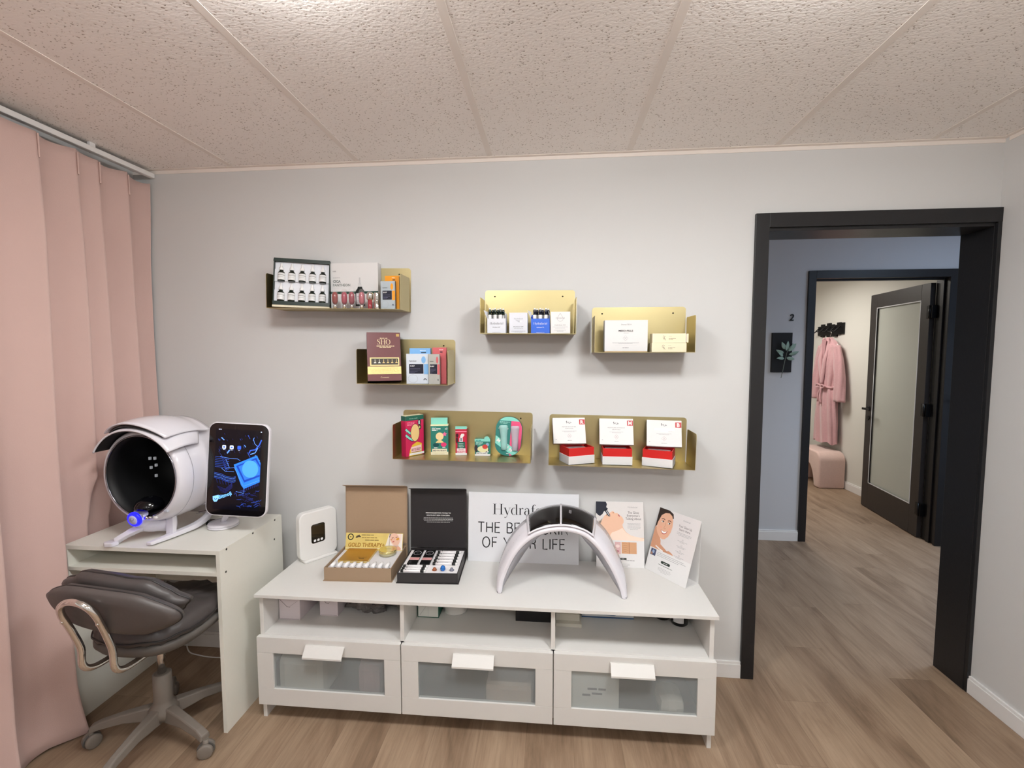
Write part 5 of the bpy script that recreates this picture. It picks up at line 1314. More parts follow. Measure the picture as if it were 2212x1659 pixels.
p.ell(.030, .196, .007, .005, ink(234, 170, 146), 4); p.ell(.076, .200, .005, .005, ink(234, 170, 146), 4)
p.line([(.028, .112), (.052, .104), (.070, .101)], .005, ink(240, 236, 232), 4); p.poly([(.072, .101), (.100, .112), (.118, .106), (.124, .100)], ink(206, 152, 122), 2)
p.serif('Hydrafacial', .150, .254, .0085, G1, 3, width=.036); p.text('Your Glow Up', .150, .226, .014, ink(90, 80, 86), 3, width=.066); p.text('Starts Here', .150, .212, .014, ink(90, 80, 86), 3, width=.056)
p.greek(.152, .202, .080, 3, .005, G2, 3, h=.0015)
for i in range(4): p.ring(.152, .176 - .022 * i, .003, .003, .0006, G1, 3); p.greek(.152, .169 - .022 * i, .050, 2, .0045, G2, 3, h=.0014, seed=i)
p.rect(.010, .068, .038, .096, ink(70, 76, 104), 2); p.ell(.024, .084, .006, .008, ink(150, 170, 200), 3); p.rect(.012, .070, .022, .080, ink(160, 120, 100), 3)
p.greek(.045, .088, .150, 3, .0065, G2, 2, 'l', h=.0018); p.poly(rrect(.048, .011, .005, 4, .098, .056), ink(40, 52, 46), 2); p.greek(.098, .0548, .030, 1, .01, WH, 3, h=.0018); p.greek(.100, .042, .110, 1, .01, ink(90, 100, 90), 2, h=.002); p.greek(.100, .030, .070, 4, .005, G2, 2, h=.0012)
p.build('printed_graphics', b2)

# arched LED mask
M_mask = mat('glossy white plastic', lin(226, 224, 231), .16, 0, .006, coat=.3)
M_maskin = mat('shaded satin inner panel', lin(172, 172, 180), .35, 0, .01)  # darker grey carries the shade of the downward-facing inner side
lm = thing('light_therapy_mask', 'white arched light therapy mask with a black glass top standing on the bench', 'light therapy mask', (1.225, -.25, TZ))
Fo = [(.971, -.335, .527), (.981, -.330, .585), (1.018, -.327, .672), (1.066, -.325, .736), (1.132, -.325, .783), (1.225, -.325, .803), (1.312, -.325, .787), (1.372, -.325, .739), (1.424, -.327, .666), (1.466, -.330, .580), (1.480, -.335, .527)]
Bo = [(.969, -.300, .527), (.966, -.262, .600), (.992, -.205, .672), (1.034, -.172, .735), (1.090, -.152, .780), (1.155, -.143, .812), (1.225, -.140, .824), (1.298, -.143, .814), (1.362, -.152, .785), (1.418, -.172, .738), (1.458, -.205, .668), (1.484, -.262, .598), (1.482, -.300, .527)]
off = Vector(lm.location)
def sp(tab): return smooth_path([Vector(q) - off for q in tab], 8)
def inset(path, d):
    c = Vector((0, 0, 0)); out = []
    n = len(path)
    for i, q in enumerate(path):
        t = path[min(i + 1, n - 1)] - path[max(i - 1, 0)]; t.y = 0; t.normalize(); nn = Vector((t.z, 0, -t.x))  # inward (downwards at the apex)
        out.append(q + nn * (d if not callable(d) else d(i / (n - 1))))
    return out
def resamp(path, n=97):
    L_ = [0]
    for a, c in zip(path, path[1:]): L_.append(L_[-1] + (c - a).length)
    out = []; j = 0
    for i in range(n):
        s_ = L_[-1] * i / (n - 1)
        while j < len(path) - 2 and L_[j + 1] < s_: j += 1
        out.append(path[j].lerp(path[j + 1], (s_ - L_[j]) / max(1e-9, L_[j + 1] - L_[j])))
    return out
fo, bo = resamp(sp(Fo)), resamp(sp(Bo))
th = lambda u: .014 + .010 * math.sin(PI * u)
fi = inset(fo, lambda u: .016)
Bi = [(.985, -.305, .527), (1.006, -.262, .555), (1.044, -.205, .596), (1.082, -.172, .644), (1.122, -.158, .684), (1.165, -.152, .716), (1.228, -.150, .726), (1.300, -.152, .712), (1.334, -.158, .678), (1.372, -.172, .638), (1.408, -.205, .592), (1.446, -.262, .550), (1.468, -.305, .527)]
bi = resamp(sp(Bi))
def bulge(a, c, u, h):
    return [p_ * (1 - u) + q * u for p_, q in zip(a, c)]
rows = [fi, [q + Vector((0, -.004, 0)) for q in bulge(fi, fo, .5, 0)], fo, bulge(fo, bo, .33, 0), bulge(fo, bo, .67, 0), bo, [q + Vector((0, .004, 0)) for q in bulge(bo, bi, .5, 0)], bi, bulge(bi, fi, .5, 0)]
upn = inset(fo, -.006)
rows[3] = [r_ + (u_ - f_) for r_, u_, f_ in zip(rows[3], upn, fo)]; rows[4] = [r_ + (u_ - f_) for r_, u_, f_ in zip(rows[4], upn, fo)]
n = len(fo); b = MB(); vs = [tuple(q) for r_ in rows for q in r_]; R_ = len(rows)
for j in range(7):
    j1 = (j + 1) % R_
    b.f += [(j * n + i, j * n + i + 1, j1 * n + i + 1, j1 * n + i) for i in range(n - 1)]
b.v = vs; k0 = b.slot(M_mask); k1 = b.slot(M_maskin); b.mi = [k0] * len(b.f); b.sm = [True] * len(b.f)
for e_ in (0, n - 1): b.f.append(tuple(j * n + e_ for j in range(R_))); b.mi.append(k0); b.sm.append(False)
b.build('arch_shell', None, lm)
b = MB(); ins = lambda P_, C_, k_: [a_.lerp(c_, k_) for a_, c_ in zip(P_, C_)]
q0, q1 = ins(fi, bi, .04), ins(fi, bi, .97)
b.add([tuple(q) for q in q0] + [tuple(q) for q in q1], [(i, i + 1, n + i + 1, n + i) for i in range(n - 1)], M_maskin, True); b.build('inner_panel', None, lm, solid=.002)
# black glass panels on the crown: left and right of a white spine
M_bglass = mat('black glossy glass', lin(14, 12, 14), .07, 0, .02, coat=.2, spec=.3)
def crown(u, v, lift):     # u along arch (0..1), v front to back
    i = u * (n - 1); a = int(min(n - 2, i)); f = i - a
    P0 = fo[a].lerp(fo[a + 1], f); P1 = bo[a].lerp(bo[a + 1], f); U0 = upn[a].lerp(upn[a + 1], f) - P0
    return P0.lerp(P1, v) + U0 * (1.05 + lift)
for (u0, u1, nm) in ((.350, .496, 'left'), (.504, .650, 'right')):
    b = MB()
    def P(s_, t_, u0=u0, u1=u1):
        return crown(u0 + (u1 - u0) * s_, .05 + .90 * t_, .55 * (1 - (2 * t_ - 1) ** 4) + .2)
    b.grid(P, 22, 12, M_bglass); b.build('glass_panel', None, lm, solid=.003)
b = MB()
b.grid(lambda s_, t_: crown(.336 + .328 * s_, -.01 + 1.02 * t_, .18), 40, 12, M_mask); b.build('panel_frame', None, lm, solid=.003)
b = MB(); b.grid(lambda s_, t_: crown(.4965 + .007 * s_, .0 + 1.0 * t_, .95), 3, 12, M_mask); b.build('centre_strip', None, lm, solid=.002)
b = MB()
for j in range(3): b.grid(lambda s_, t_, j=j: crown(.535 + .004 * j + .0025 * s_, .55 + .17 * t_, 1.0), 2, 3, ink(150, 150, 154))
b.build('status_mark', None, lm)
b = MB()
for k in range(9):
    for q in range(3):
        u = .110 + .022 * k; v = .30 + .2 * q
        b.grid(lambda s_, t_, u=u, v=v: crown(u + .003 * s_, v + .13 * t_ , -.1), 2, 2, ink(128, 128, 138))
        b.grid(lambda s_, t_, u=1 - u, v=v: crown(u + .003 * s_, v + .13 * t_ , -.1), 2, 2, ink(170, 170, 178))
b.build('vent_slots', None, lm)
b = MB()
for (A, B_) in ((fo, bo),):
    for e_ in (0, n - 1):
        a, c = A[e_], B_[e_]; b.box(min(a.x, c.x) + (.001 if e_ == 0 else -.016), max(a.x, c.x) + (.017 if e_ == 0 else -.002), a.y, c.y, -.0002, .006, mat('grey rubber foot', lin(110, 110, 114), .6))
b.build('rubber_foot', None, lm)

# ------------------------------------------------------------------ facial analyser on the desk
KZ = DZ + .0004
an = thing('facial_analyzer', 'large white dome shaped face scanning machine with a black opening on the desk', 'face scanner', (-.436, -.45, KZ), (0, 0, rad(-3)))
# local: opening faces -y, opening centre at (0, 0, .268); the shell runs back along +y
ZC = .268
SX, SZ_ = 1.0, 1.04
b = MB()
prof = [(.158, -.004), (.168, -.006), (.176, .004), (.186, .04), (.190, .09), (.190, .14), (.185, .20), (.172, .26), (.144, .305), (.105, .338), (.055, .356), (.002, .360)]
vs = []; seg = 56
for (R, t) in prof:
    for i in range(seg):
        a = 2 * PI * i / seg; vs.append((R * math.cos(a) * SX, t, ZC + R * math.sin(a) * SZ_ - .02 * max(0, t) ))
fs = [(j * seg + i, j * seg + (i + 1) % seg, (j + 1) * seg + (i + 1) % seg, (j + 1) * seg + i) for j in range(len(prof) - 1) for i in range(seg)]
b.add(vs, fs, M_mask, True); b.build('head_shell', None, an)
M_int = mat('matt black interior', (.003, .003, .0035), .55); M_rim = mat('polished rim', lin(150, 150, 160), .12, .9)
b = MB()
prof = [(.158, -.003), (.150, .004), (.146, .03), (.150, .10), (.140, .20), (.10, .27), (.04, .295), (.001, .30)]
vs = []
for (R, t) in prof:
    for i in range(seg):
        a = 2 * PI * i / seg; vs.append((R * math.cos(a) * SX, t, ZC + R * math.sin(a) * SZ_))
fs = [(j * seg + i, j * seg + (i + 1) % seg, (j + 1) * seg + (i + 1) % seg, (j + 1) * seg + i) for j in range(len(prof) - 1) for i in range(seg)]
b.add(vs, fs, M_int, True); b.build('dark_interior', None, an)
b = MB(); b.tube([(.1575 * math.cos(2 * PI * i / 60), -.006, ZC + .1575 * SZ_ * math.sin(2 * PI * i / 60)) for i in range(60)], .0028, M_rim, seg=8, closed=True); b.build('opening_rim', None, an)
b = MB(); b.tube([(.190 * math.cos(a), .045, ZC - .001 + .190 * SZ_ * math.sin(a)) for a in [rad(-90 + 3 * i) for i in range(61)]], .0007, mat('shell seam', lin(150, 150, 156), .5), seg=6)
b.build('shell_seam', None, an)
M_palesq = mat('small pale square', lin(196, 200, 206), .3, emit=.25)  # pale, faintly emissive squares set inside the black opening
b = MB()
for (x, z) in ((-.118, .034), (-.098, .034), (-.115, -.006), (-.094, .004), (-.096, -.042)): b.box(x - .004, x + .004, .150 + (x + .10) * .2, .158 + (x + .10) * .2, ZC + z - .006, ZC + z + .006, M_palesq, bev=.001)
b.build('inner_squares', None, an)
b = MB()
for z in (.055, -.035): b.tube([(.128, .05, ZC + z + .01), (.140, .05, ZC + z + .01), (.140, .05, ZC + z - .010), (.128, .05, ZC + z - .010)], .0010, mat('thin grey outline', lin(90, 90, 96), .4), seg=6, closed=True)
b.build('side_sensors', None, an)
b = MB(); b.lathe([(.052, 0), (.050, .012), (.042, .028), (.024, .040), (.001, .044)], mat('glossy black camera dome', lin(10, 10, 14), .12), p=(-.005, .03, ZC - .135)); b.build('chin_rest', None, an)
# hood: wide brim over the opening with a slot and a raised fin
def shellpt(a, y, r): return Vector((r * math.cos(a) * SX, y, ZC + r * math.sin(a) * SZ_))
def hood(name, R0, a0, a1, yf, yb, m, solid, nu=48, nv=14, rf=None):
    b = MB()
    def P(u, v):
        a = rad(a0 + (a1 - a0) * u); y = yf(u) + (yb(u) - yf(u)) * v
        return shellpt(a, y, R0 + (rf(u, v) if rf else 0))
    b.grid(P, nu, nv, m); return b.build(name, None, an, solid=solid)
brim_f = lambda u: -.034 - .010 * math.sin(PI * u) - .016 * u
hood('visor', .188, 34, 149, brim_f, lambda u: .10 + .10 * math.sin(PI * u), M_mask, .006, rf=lambda u, v: .014 * math.sin(PI * v) ** .7 + .010 * v - .004 * (1 - v) + .006 * (v > .3) * math.sin(PI * v))
hood('visor_fin', .206, 48, 128, lambda u: -.056 + .03 * abs(2 * u - 1) ** 2, lambda u: .20, M_mask, .005, rf=lambda u, v: .012 * math.sin(PI * min(1, v * 1.2)) + .004 - .02 * max(0, v - .7))
hood('visor_slot', .200, 52, 124, lambda u: -.050 + .03 * abs(2 * u - 1) ** 2, lambda u: .16, mat('black slot', lin(14, 14, 16), .4), .008, rf=lambda u, v: .010 * math.sin(PI * min(1, v * 1.2)))
hood('visor_lining', .181, 36, 147, lambda u: brim_f(u) + .003, lambda u: .03, M_int, .003)
# glowing knob
M_bglow = mat('blue light ring', lin(20, 20, 235), .3, emit=3.2)
kn = MB(); kn.M = Matrix.Translation((-.010, -.022, ZC - .163)) @ Matrix.Rotation(rad(8), 4, 'X')
kn.lathe([(.029, -.004), (.030, -.008), (.028, -.014), (.019, -.016), (.019, -.004)][::1], M_bglow, axis='y', seg=32)
ko = kn.build('power_light_ring', None, an)
kn = MB(); kn.M = Matrix.Translation((-.010, -.022, ZC - .163)) @ Matrix.Rotation(rad(8), 4, 'X')
kn.lathe([(.018, .012), (.019, -.016), (.017, -.0185), (.001, -.019)], mat('pale knob', lin(196, 196, 226), .3), axis='y', seg=28)
ko2 = kn.build('power_knob', None, an)
p = Print((-.010, -.0415, ZC - .160), (1, 0, 0), (0, 0, 1)); p.line(arc(0, 0, .007, .007, 120, 420, 14), .0018, ink(96, 96, 110), 1); p.line([(0, .002), (0, .009)], .0018, ink(96, 96, 110), 1); p.build('power_symbol', ko2)
b = MB(); b.lathe([(.006, -.012), (.0075, -.006), (.0075, .004), (.005, .012)], M_chrome, seg=14, p=(.030, -.012, ZC - .160), axis='y'); b.lathe([(.004, -.010), (.005, 0), (.004, .010)], M_chrome, seg=14, p=(.046, -.014, ZC - .158), axis='y'); b.box(.052, .066, -.012, .0, ZC - .166, ZC - .156, M_white, bev=.003); b.build('focus_knobs', None, an)
b = MB(); b.box(.100, .116, -.010, .0, ZC - .138, ZC - .128, mat('translucent latch', lin(190, 194, 204), .2), bev=.002); b.build('latch', None, an)
b = MB(); b.tube([(-.010, -.012, ZC - .155), (-.02, .01, ZC - .185), (-.01, .05, .058), (.03, .11, .055)], [.030, .030, .034, .040], M_mask, seg=16, sub=4); b.build('neck', None, an)
# stand: two curved runners joined by posts
def runner(sg):
    pts = [(.052, -.036, .010), (.066, .02, .012), (.078, .085, .014), (.088, .15, .018), (.086, .21, .030), (.070, .26, .055)]
    b = MB(); pp = smooth_path([Vector(q) for q in pts], 6); n = len(pp); vs = []
    for i, q in enumerate(pp):
        u = i / (n - 1); hw = .013 + .005 * math.sin(PI * u); hh = .007 + .006 * u
        vs += [(q.x - hw, q.y, q.z - hh * .8), (q.x + hw, q.y, q.z - hh * .8), (q.x + hw * .8, q.y, q.z + hh), (q.x - hw * .8, q.y, q.z + hh)]
    fs = [(4 * i + j, 4 * i + (j + 1) % 4, 4 * i + 4 + (j + 1) % 4, 4 * i + 4 + j) for i in range(n - 1) for j in range(4)] + [(0, 1, 2, 3), (4 * n - 4, 4 * n - 3, 4 * n - 2, 4 * n - 1)]
    b.add(vs, fs, M_mask, False); b.build('runner', None, an, bevel=.003)
runner(1)
b = MB(); b.M = Matrix.Translation((.056, .060, .012))
b.prism([(-.016, 0), (.020, 0), (.022, .10), (-.010, .10)], -.008, .010, axis='y', m=M_mask); b.build('stand_post', None, an, bevel=.003)
b = MB(); pp = [(-.012, .02, .060), (-.040, -.005, .048), (-.070, -.025, .030), (-.092, -.038, .014)]
b.tube(pp, [.019, .017, .015, .015], M_mask, seg=4, sub=3); b.build('front_strut', None, an, bevel=.002)
b = MB(); b.prism([(-.026, -.016), (-.010, -.026), (.016, -.020), (.022, .004), (.004, .024), (-.022, .012)], 0, .018, m=M_mask); o = b.build('foot_pad', None, an, bevel=.004); o.location = (-.098, -.045, 0)
b = MB(); b.tube([(.02, .16, .085), (.07, .21, .10), (.12, .25, .090), (.150, .262, .075)], [.016, .014, .011, .010], M_mask, seg=8, sub=4); b.build('rear_arm', None, an)
b = MB(); b.lathe([(.040, 0), (.036, .010), (.020, .014), (.020, .026), (.001, .028)], M_mask, seg=24, p=(.168, .150, ZC - .005), axis='x'); b.build('side_hub', None, an)

# ------------------------------------------------------------------ tablet on a round foot
tc_ = Vector((-.112, -.340, 1.008))
tb_ = thing('tablet_display', 'upright tablet on a round stand showing a blue circuit picture', 'tablet', (-.245, -.262, KZ))
b = MB(); b.lathe([(.056, 0), (.060, .003), (.060, .007), (.058, .009)], M_mask, seg=40); b.lathe([(.0585, .0095), (.060, .012), (.060, .017), (.056, .021), (.03, .0235), (.001, .024)], M_mask, seg=40); b.build('stand_foot', None, tb_)
Rt = Matrix.Translation(tc_ - Vector(tb_.location)) @ Matrix.Rotation(.088, 4, 'Z') @ Matrix.Rotation(rad(3.2), 4, 'Y') @ Matrix.Rotation(rad(-3), 4, 'X')
b = MB(); b.tube([(0, 0, .022), (.05, -.02, .09), (.110, -.045, .16), (.125, -.05, .24)], .012, M_mask, seg=12, sub=5); b.build('stand_neck', None, tb_)
b = MB(); b.M = Rt; b.prism(rrect(.254, .390, .035, 8), 0, .018, axis='y', m=M_mask); b.build('tablet_body', None, tb_, bevel=.004)
Ri = Rt.to_3x3()
def rp(x, y, z): return Rt @ Vector((x, y, z))
p = Print(rp(0, -.0002, 0), tuple(Ri @ Vector((1, 0, 0))), tuple(Ri @ Vector((0, 0, 1))), step=.00022)
M_scr = mat('black tablet glass', lin(12, 10, 13), .10, coat=.5)
p.poly(rrect(.2450, .3810, .032, 8), M_scr, 0); p.build('screen_glass', tb_)
p = Print(rp(0, -.0002, 0), tuple(Ri @ Vector((1, 0, 0))), tuple(Ri @ Vector((0, 0, 1))), step=.00022)
def E_(r, g, b_, e=1.0): return mat('screen %d %d %d' % (r, g, b_), (0, 0, 0) if False else lin(r, g, b_), .2, 0, .02, emit=e)
sx0, sx1, sz0, sz1 = -.096, .094, -.167, .167
p.rect(sx0, sz0, sx1, sz1, mat('screen night', lin(5, 6, 16), .15, emit=.5), 1)
lb = E_(96, 150, 250, .8); mb_ = E_(50, 90, 205, .7); db = E_(30, 44, 130, .6); wb = E_(210, 226, 255, .9)
rn = random.Random(12)
def S(x, y): return (sx0 + (x - 1325) / (1800 - 1325) * (sx1 - sx0), sz1 - (y - 300) / (1100 - 300) * (sz1 - sz0))
def Ln(pts, w_, m, l=2): p.line([S(*q) for q in pts], w_, m, l)
for i in range(7):      # left bus of traces
    y = 575 + 17 * i; Ln([(1330, y), (1395 + 6 * i, y + 6), (1430 + 4 * i, y + 22 + 3 * i), (1475, y + 26 + 3 * i)], .0011, mb_)
Ln([(1380, 575), (1490, 590), (1560, 590), (1590, 606)], .0013, lb); Ln([(1440, 600), (1480, 680)], .0013, lb); Ln([(1440, 690), (1520, 680), (1560, 660)], .0013, lb); Ln([(1400, 690), (1440, 720), (1530, 720)], .0013, lb)
for i in range(5): y = 735 + 13 * i; Ln([(1326, y), (1400, y + 12), (1450, y + 34), (1520, y + 42), (1550, y + 30)], .0011, lb if i % 2 else mb_)
for i in range(6): Ln([(1345 + 30 * i, 780 + 4 * i), (1365 + 30 * i, 840 + 5 * i)], .0010, db)
for i in range(5): Ln([(1360 + 10 * i, 870 + 14 * i), (1450, 895 + 10 * i), (1520, 830 + 12 * i)], .0010, db)
for i in range(34):
    x, y = rn.uniform(1350, 1790), rn.uniform(340, 560); dx = rn.uniform(4, 14); Ln([(x, y), (x + dx, y + dx * 1.8)], .0009, db if i % 3 else mb_)
for i in range(38):
    x, y = rn.uniform(1540, 1780), rn.uniform(900, 1080); a = x + rn.uniform(15, 50); Ln([(x, y), (a, y - rn.uniform(-10, 24)), (a + rn.uniform(4, 16), y + rn.uniform(-30, 20))], .0009, db if i % 2 else mb_)
Ln([(1675, 530), (1690, 500), (1740, 490), (1780, 440), (1800, 390)], .0050, mb_); Ln([(1690, 540), (1740, 520), (1765, 470)], .0036, lb); Ln([(1715, 380), (1730, 430), (1760, 455)], .0016, lb); Ln([(1725, 370), (1712, 400)], .0014, lb); Ln([(1660, 350), (1680, 385)], .0016, mb_); Ln([(1740, 545), (1790, 600)], .003, lb); Ln([(1660, 520), (1690, 570)], .0018, mb_); Ln([(1625, 450), (1640, 470)], .003, lb); Ln([(1385, 385), (1415, 410)], .004, lb); Ln([(1450, 540), (1475, 505)], .005, lb)
chip = [(1525, 650), (1760, 545), (1800, 620), (1800, 810), (1640, 885), (1610, 850)]
p.poly([S(*q) for q in chip], E_(40, 120, 240, .8), 3); p.poly([S(*q) for q in [(1548, 660), (1755, 568), (1798, 640), (1798, 755), (1640, 822)]], E_(20, 66, 170, .7), 4)
p.poly([S(*q) for q in [(1575, 664), (1745, 590), (1797, 665), (1797, 735), (1645, 796)]], E_(44, 110, 225, .8), 5)
c0 = S(1697, 685); p.ell(c0[0], c0[1], .033, .036, E_(70, 150, 235, .85), 6)
Ln([(1535, 680), (1635, 860), (1800, 790)], .0016, lb, 7); Ln([(1640, 875), (1640, 930), (1560, 915)], .0014, lb, 4)
for i in range(8): Ln([(1650 + 19 * i, 878 - 8 * i), (1652 + 19 * i, 905 - 8 * i)], .0016, db, 4)
for (x, cl) in ((1418, wb), (1496, wb), (1574, mb_)):
    c0 = S(x, 478); p.poly([(a + c0[0], z + c0[1]) for a, z in rrect(.0155, .0155, .0035, 3)], cl, 5); c1 = S(x, 506); p.greek(c1[0], c1[1], .013, 1, .01, wb, 5, h=.0012)
c0 = S(1418, 478); p.ell(c0[0], c0[1], .004, .004, mb_, 6); c0 = S(1496, 478); p.rect(c0[0] - .004, c0[1] - .003, c0[0] + .004, c0[1] + .003, mb_, 6)
c0 = S(1355, 1000)
p.poly([(c0[0] + a, c0[1] + z) for a, z in [(-.013, .011), (-.006, .013), (.011, .018), (.012, .002), (.004, -.011), (-.006, -.012), (-.012, -.004)]], E_(130, 190, 255, .9), 5)
p.line([(c0[0] - .006, c0[1] + .004), (c0[0] - .002, c0[1] - .004), (c0[0] + .006, c0[1] + .004)], .0022, db, 6)
c1 = S(1395, 1000); p.text('Bitmoji', c1[0] - .002, c1[1] + .001, .021, E_(110, 180, 255, .9), 5, 'l', width=.056, bold=.03, rot=22)
c1 = S(1370, 306); p.greek(c1[0], c1[1], .018, 1, .01, wb, 5, h=.002); c1 = S(1800, 312); p.ell(c1[0] - .002, c1[1], .003, .002, wb, 5)
p.build('screen_image', tb_)
# cable bundle between machine and tablet
cb = thing('cable_bundle', 'bundle of thin white and grey cables between the face scanner and the tablet', 'cables', (-.32, -.20, KZ))
rn = random.Random(3)
M_cab = mat('white cable', lin(220, 216, 220), .4); M_cab2 = mat('grey cable', lin(120, 110, 116), .4)
for i in range(9):
    a = rn.uniform(-.014, .014); c_ = rn.uniform(-.012, .012); o_ = rn.uniform(-.014, .014)
    b = MB(); b.tube([(-.12 + a, .045 + c_, .012 + .012 * rn.random()), (-.06 + a * .5, .035 + c_, .028 + o_ * .5), (0, .015 + c_, .038 + o_), (.05, .0 + c_ * .6, .05 + o_ * .6), (.095, -.005 + c_ * .3, .068 + o_ * .4)], .0020 + .0008 * rn.random(), M_cab if i % 3 else M_cab2, seg=7, sub=4)
    b.build('cable', None, cb)
b = MB(); b.box(.080, .108, -.018, .010, .048, .082, M_white, bev=.006); b.build('plug', None, cb)
b = MB(); b.box(-.010, .018, -.060, -.030, .0, .018, M_blackpl, bev=.003); b.build('connector', None, cb)

# ------------------------------------------------------------------ hallway and treatment room things
o = thing('door_number', 'black numeral 2 on the hallway wall beside the doorway', 'door number', (3.015, HY - .001, 1.735))
vs, fs, x0, x1 = text2d('2', .012, 4)
b = MB(); k = .072
pts = [(v.x * k * .92 - (x0 + x1) / 2 * k + v.y * k * .16, 0, v.y * k) for v in vs]
b.add([(a, -.006, c_) for a, _, c_ in pts], fs, M_blackmetal); b.build('numeral', None, o, solid=.006)
cv = thing('canvas_panel', 'small black panel on the hallway wall under the number 2', 'wall panel', (2.948, HY - .0005, 1.338))
b = MB(); b.box(-.074, .072, -.022, -.0005, 0, .304, mat('matt black panel', lin(10, 10, 13), .6), bev=.001); b.build('panel', None, cv)
lf = thing('leaf_sprig', 'pale green artificial leaf sprig fixed over the black panel', 'artificial plant', (2.955, HY - .036, 1.31))
b = MB(); b.tube([(-.012, .006, -.015), (-.004, 0, .04), (.006, -.006, .12), (.02, -.012, .20)], [.0022, .0022, .0028, .002], mat('pale stem', lin(120, 130, 120), .5), seg=8, sub=4); b.build('stem', None, lf)
M_leaf = mat('sage green leaf', lin(150, 176, 164), .55, 0, .12, 30)
for (x, z, L_, w_, a, ty) in ((-.012, .150, .055, .026, 135, 20), (-.008, .175, .06, .028, 155, -25), (.010, .195, .075, .030, 80, 15), (.028, .190, .08, .030, 48, -20), (.032, .165, .075, .032, 18, 25), (.015, .140, .06, .028, -10, 10), (.0, .205, .06, .028, 112, -15), (.040, .200, .055, .026, 70, 35), (-.002, .135, .055, .024, 178, 15)):
    b = MB(); n = 10; vs = []
    for i in range(n + 1):
        u = i / n; hw = w_ * .5 * math.sin(PI * u ** .8) ** .8 if 0 < u < 1 else 0.0006
        for s_ in (-1, 0, 1): vs.append((u * L_, -.006 * math.sin(PI * u) + (0 if s_ else .003), s_ * hw))
    fs = [(3 * i + j, 3 * i + j + 1, 3 * i + 4 + j, 3 * i + 3 + j) for i in range(n) for j in range(2)]
    b.M = Matrix.Translation((x, -.010, z)) @ Matrix.Rotation(rad(-a), 4, 'Y') @ Matrix.Rotation(rad(ty), 4, 'X')
    b.add(vs, fs, M_leaf, True); b.build('leaf', None, lf, solid=.0008)
hk = thing('lever_handle', 'black lever handle on the hallway wall, half hidden by the door jamb', 'handle', (4.235, HY - .001, 1.117))
b = MB(); b.cyl((0, -.010, 0), .024, .009, M_blackmetal, axis='y'); b.cyl((0, -.045, 0), .009, .036, M_blackmetal, axis='y'); b.box(-.075, .008, -.055, -.044, -.006, .014, M_blackmetal, bev=.003); b.build('lever', None, hk)

# coat rack on the treatment room side wall (faces -x)
TX = 4.39
rk = thing('coat_rack', 'black ornate coat rack on the treatment room wall above the pink robe', 'coat rack', (TX - .001, 3.53, 1.75), (0, 0, rad(-90)))
# local x runs along the wall (towards -y), local -y out of the wall
b = MB(); z0 = 0
steps = [(-.245, -.185, -.060, .045), (-.185, -.125, -.078, .070), (-.125, -.065, -.062, .052), (-.065, .0, -.080, .078), (.0, .065, -.070, .060), (.065, .125, -.080, .050), (.125, .185, -.060, .076), (.185, .245, -.055, .070)]
for (a, c_, z_, z1_) in steps: b.box(a, c_ + .0005, -.018, 0, z_, z1_)
b.build('back_board', M_blackmetal, rk)
for x in (-.20, -.10, .0, .10, .19):
    b = MB(); b.tube([(x, -.016, .03), (x - .01, -.045, .005), (x - .025, -.065, -.025), (x - .045, -.082, -.012)], .006, M_blackmetal, seg=8, sub=3); b.build('hook', None, rk)
hg = thing('coat_hanger', 'clear and metal coat hanger holding the pink robe', 'coat hanger', (TX - .075, 3.42, 1.665), (0, 0, rad(-90)))
b = MB(); b.tube([(0, 0, -.025), (0, 0, .010), (.012, 0, .028), (.020, 0, .044), (.010, 0, .058), (-.006, 0, .055)], .0022, M_chrome, seg=8, sub=4); b.build('hanger_hook', None, hg)
b = MB(); b.tube([(-.17, 0, -.105), (-.10, 0, -.065), (0, 0, -.028), (.10, 0, -.065), (.17, 0, -.105)], .006, mat('clear hanger plastic', lin(220, 205, 205), .3), seg=8, sub=3); b.build('hanger_bar', None, hg)

# robe
M_robe = mat('pink fleece', lin(206, 160, 164), .95, 0, .10, 60, bump=.9, bscale=160, sheen=.5)
M_robe2 = mat('pink fleece lining', lin(186, 134, 140), .95, 0, .10, 60, bump=.9, bscale=160, sheen=.5)
rb = thing('bathrobe', 'pink fleece bathrobe with a tied belt hanging on the treatment room wall', 'bathrobe', (TX - .080, 3.42, .47), (0, 0, rad(-90)))
# local: x along wall, -y towards the viewer, z up; 0 hem, 1.19 shoulder
def robe_w(z): return interp([(0, .185), (.25, .178), (.50, .150), (.63, .120), (.70, .128), (.95, .170), (1.08, .165), (1.14, .115), (1.175, .055), (1.19, .04)], z)
def robe_d(z): return interp([(0, .060), (.5, .058), (.63, .045), (.9, .062), (1.1, .05), (1.19, .022)], z)
from mathutils import noise as nz_
b = MB()
def P(u, v):
    z = 1.19 * v; a = 2 * PI * u; W_, D_ = robe_w(z), robe_d(z)
    x, y = superell(a, 2.3); f = .010 * math.sin(9 * a + 2 * math.sin(3 * z)) * (1.1 - v) + .006 * nz_.noise(Vector((x * 3, y * 3, z * 5)))
    if z < .05: z += .012 * math.sin(5 * a)
    return Vector((x * (W_ + f), y * (D_ + f), z))
b.grid(P, 96, 70, M_robe, closed_u=True); b.build('robe_body', None, rb)
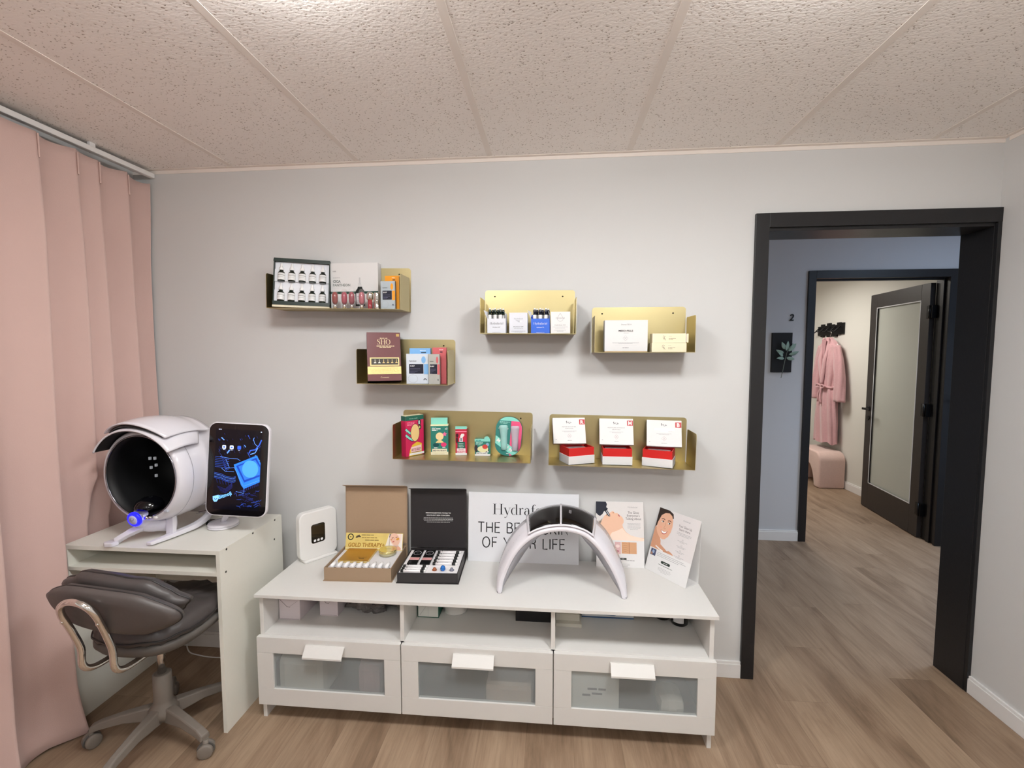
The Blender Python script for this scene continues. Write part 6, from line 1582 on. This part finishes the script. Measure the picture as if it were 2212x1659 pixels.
# neck opening: dark inside V with two lapels
b = MB(); b.add([(-.050, -.052, 1.165), (.030, -.052, 1.165), (-.004, -.062, .72)], [(0, 1, 2)], M_robe2); b.build('robe_lining', None, rb, solid=.002)
for sg, nm in ((-1, 'lapel'), (1, 'lapel')):
    b = MB(); vs = []
    pts = [(.040, 1.185, .018), (.052, 1.10, .026), (.045, .95, .030), (.022, .80, .030), (.0, .66, .026)]
    sp_ = smooth_path([Vector((sg * a, -.062 - (.008 if z < 1.1 else -.02), z)) for a, z, w_ in pts], 5)
    n = len(sp_)
    for i, q in enumerate(sp_):
        hw = interp([(0, .016), (.3, .026), (.7, .028), (1, .02)], i / (n - 1)); vs += [(q.x - hw, q.y + .006, q.z), (q.x, q.y - .006, q.z), (q.x + hw, q.y + .006, q.z)]
    b.add(vs, [(3 * i + j, 3 * i + j + 1, 3 * i + 4 + j, 3 * i + 3 + j) for i in range(n - 1) for j in range(2)], M_robe, True); b.build(nm, None, rb, solid=.008)
for sg in (-1, 1):
    b = MB()
    def P(u, v, sg=sg):
        a = 2 * PI * u; z = 1.10 - .62 * v
        cx = sg * interp([(0, .120), (.25, .175), (.6, .215), (1, .235)], v); r_ = interp([(0, .045), (.3, .062), (1, .072)], v)
        x, y = math.cos(a), math.sin(a); f = .005 * math.sin(5 * a + 7 * v)
        return Vector((cx + x * (r_ + f), y * (.040 + f), z))
    b.grid(P, 32, 26, M_robe, closed_u=True); b.build('sleeve', None, rb, solid=.006)
b = MB(); b.tube([(.128 * math.cos(a) * 1.0, .056 * math.sin(a), .632 + .006 * math.sin(3 * a)) for a in [2 * PI * i / 36 for i in range(36)]], .013, M_robe, seg=8, closed=True)
b.tube([(0, -.062, .63), (-.035, -.085, .660), (-.085, -.075, .650), (-.10, -.07, .630), (-.05, -.078, .622), (0, -.066, .628)], .009, M_robe, seg=8, sub=4)
b.tube([(0, -.062, .63), (.035, -.085, .655), (.075, -.075, .640), (.04, -.078, .618), (0, -.066, .628)], .009, M_robe, seg=8, sub=4)
b.tube([(0, -.066, .63), (-.03, -.080, .55), (-.045, -.076, .46)], .009, M_robe, seg=8, sub=4); b.tube([(0, -.066, .63), (.01, -.082, .53), (.02, -.076, .44)], .009, M_robe, seg=8, sub=4)
b.build('tied_belt', None, rb)

# arched fluffy stool
M_boucle = mat('blush boucle', lin(224, 194, 184), .95, 0, .08, 90, bump=1.0, bscale=150, sheen=.4)
stl = thing('stool', 'blush pink boucle stool with arched legs beneath the robe', 'stool', (4.235, 3.40, 0))
def stool_mesh():
    b = MB(); W2, D2, Hs = .138, .275, .400
    # outline in yz: arch; extruded across x with soft edges
    out = []
    for (cx, cz, r_, a0, a1) in ((D2 - .10, Hs - .10, .10, 0, 90), (-D2 + .10, Hs - .10, .10, 90, 180)): out += arcpts(cx, cz, r_, a0, a1, 8)
    inn = [(-D2, .0), (-D2 + .105, .0)] + [( -.165 + .165 * (1 - math.cos(t)) , .0 + .255 * math.sin(t)) for t in [PI * i / 14 for i in range(1, 14)]] + [(D2 - .105, 0), (D2, 0)]
    pts = out + inn
    b.prism(pts, -W2, W2, axis='x', m=M_boucle); return b
o = stool_mesh().build('stool_body', None, stl, bevel=.022)
o.modifiers['bevel'].segments = 4; o.modifiers['bevel'].angle_limit = rad(50)
for pl in o.data.polygons: pl.use_smooth = True
# concave notch shows at the foot of the near leg
gp_ = thing('pouf', 'dark grey rounded seat partly hidden behind the pink stool', 'pouf', (4.20, 4.05, 0))
b = MB(); b.lathe([(.13, 0), (.165, .02), (.172, .20), (.160, .38), (.12, .43), (.001, .44)], mat('dark grey velvet', lin(70, 74, 78), .8, sheen=.4), seg=40); b.build('pouf_body', None, gp_)
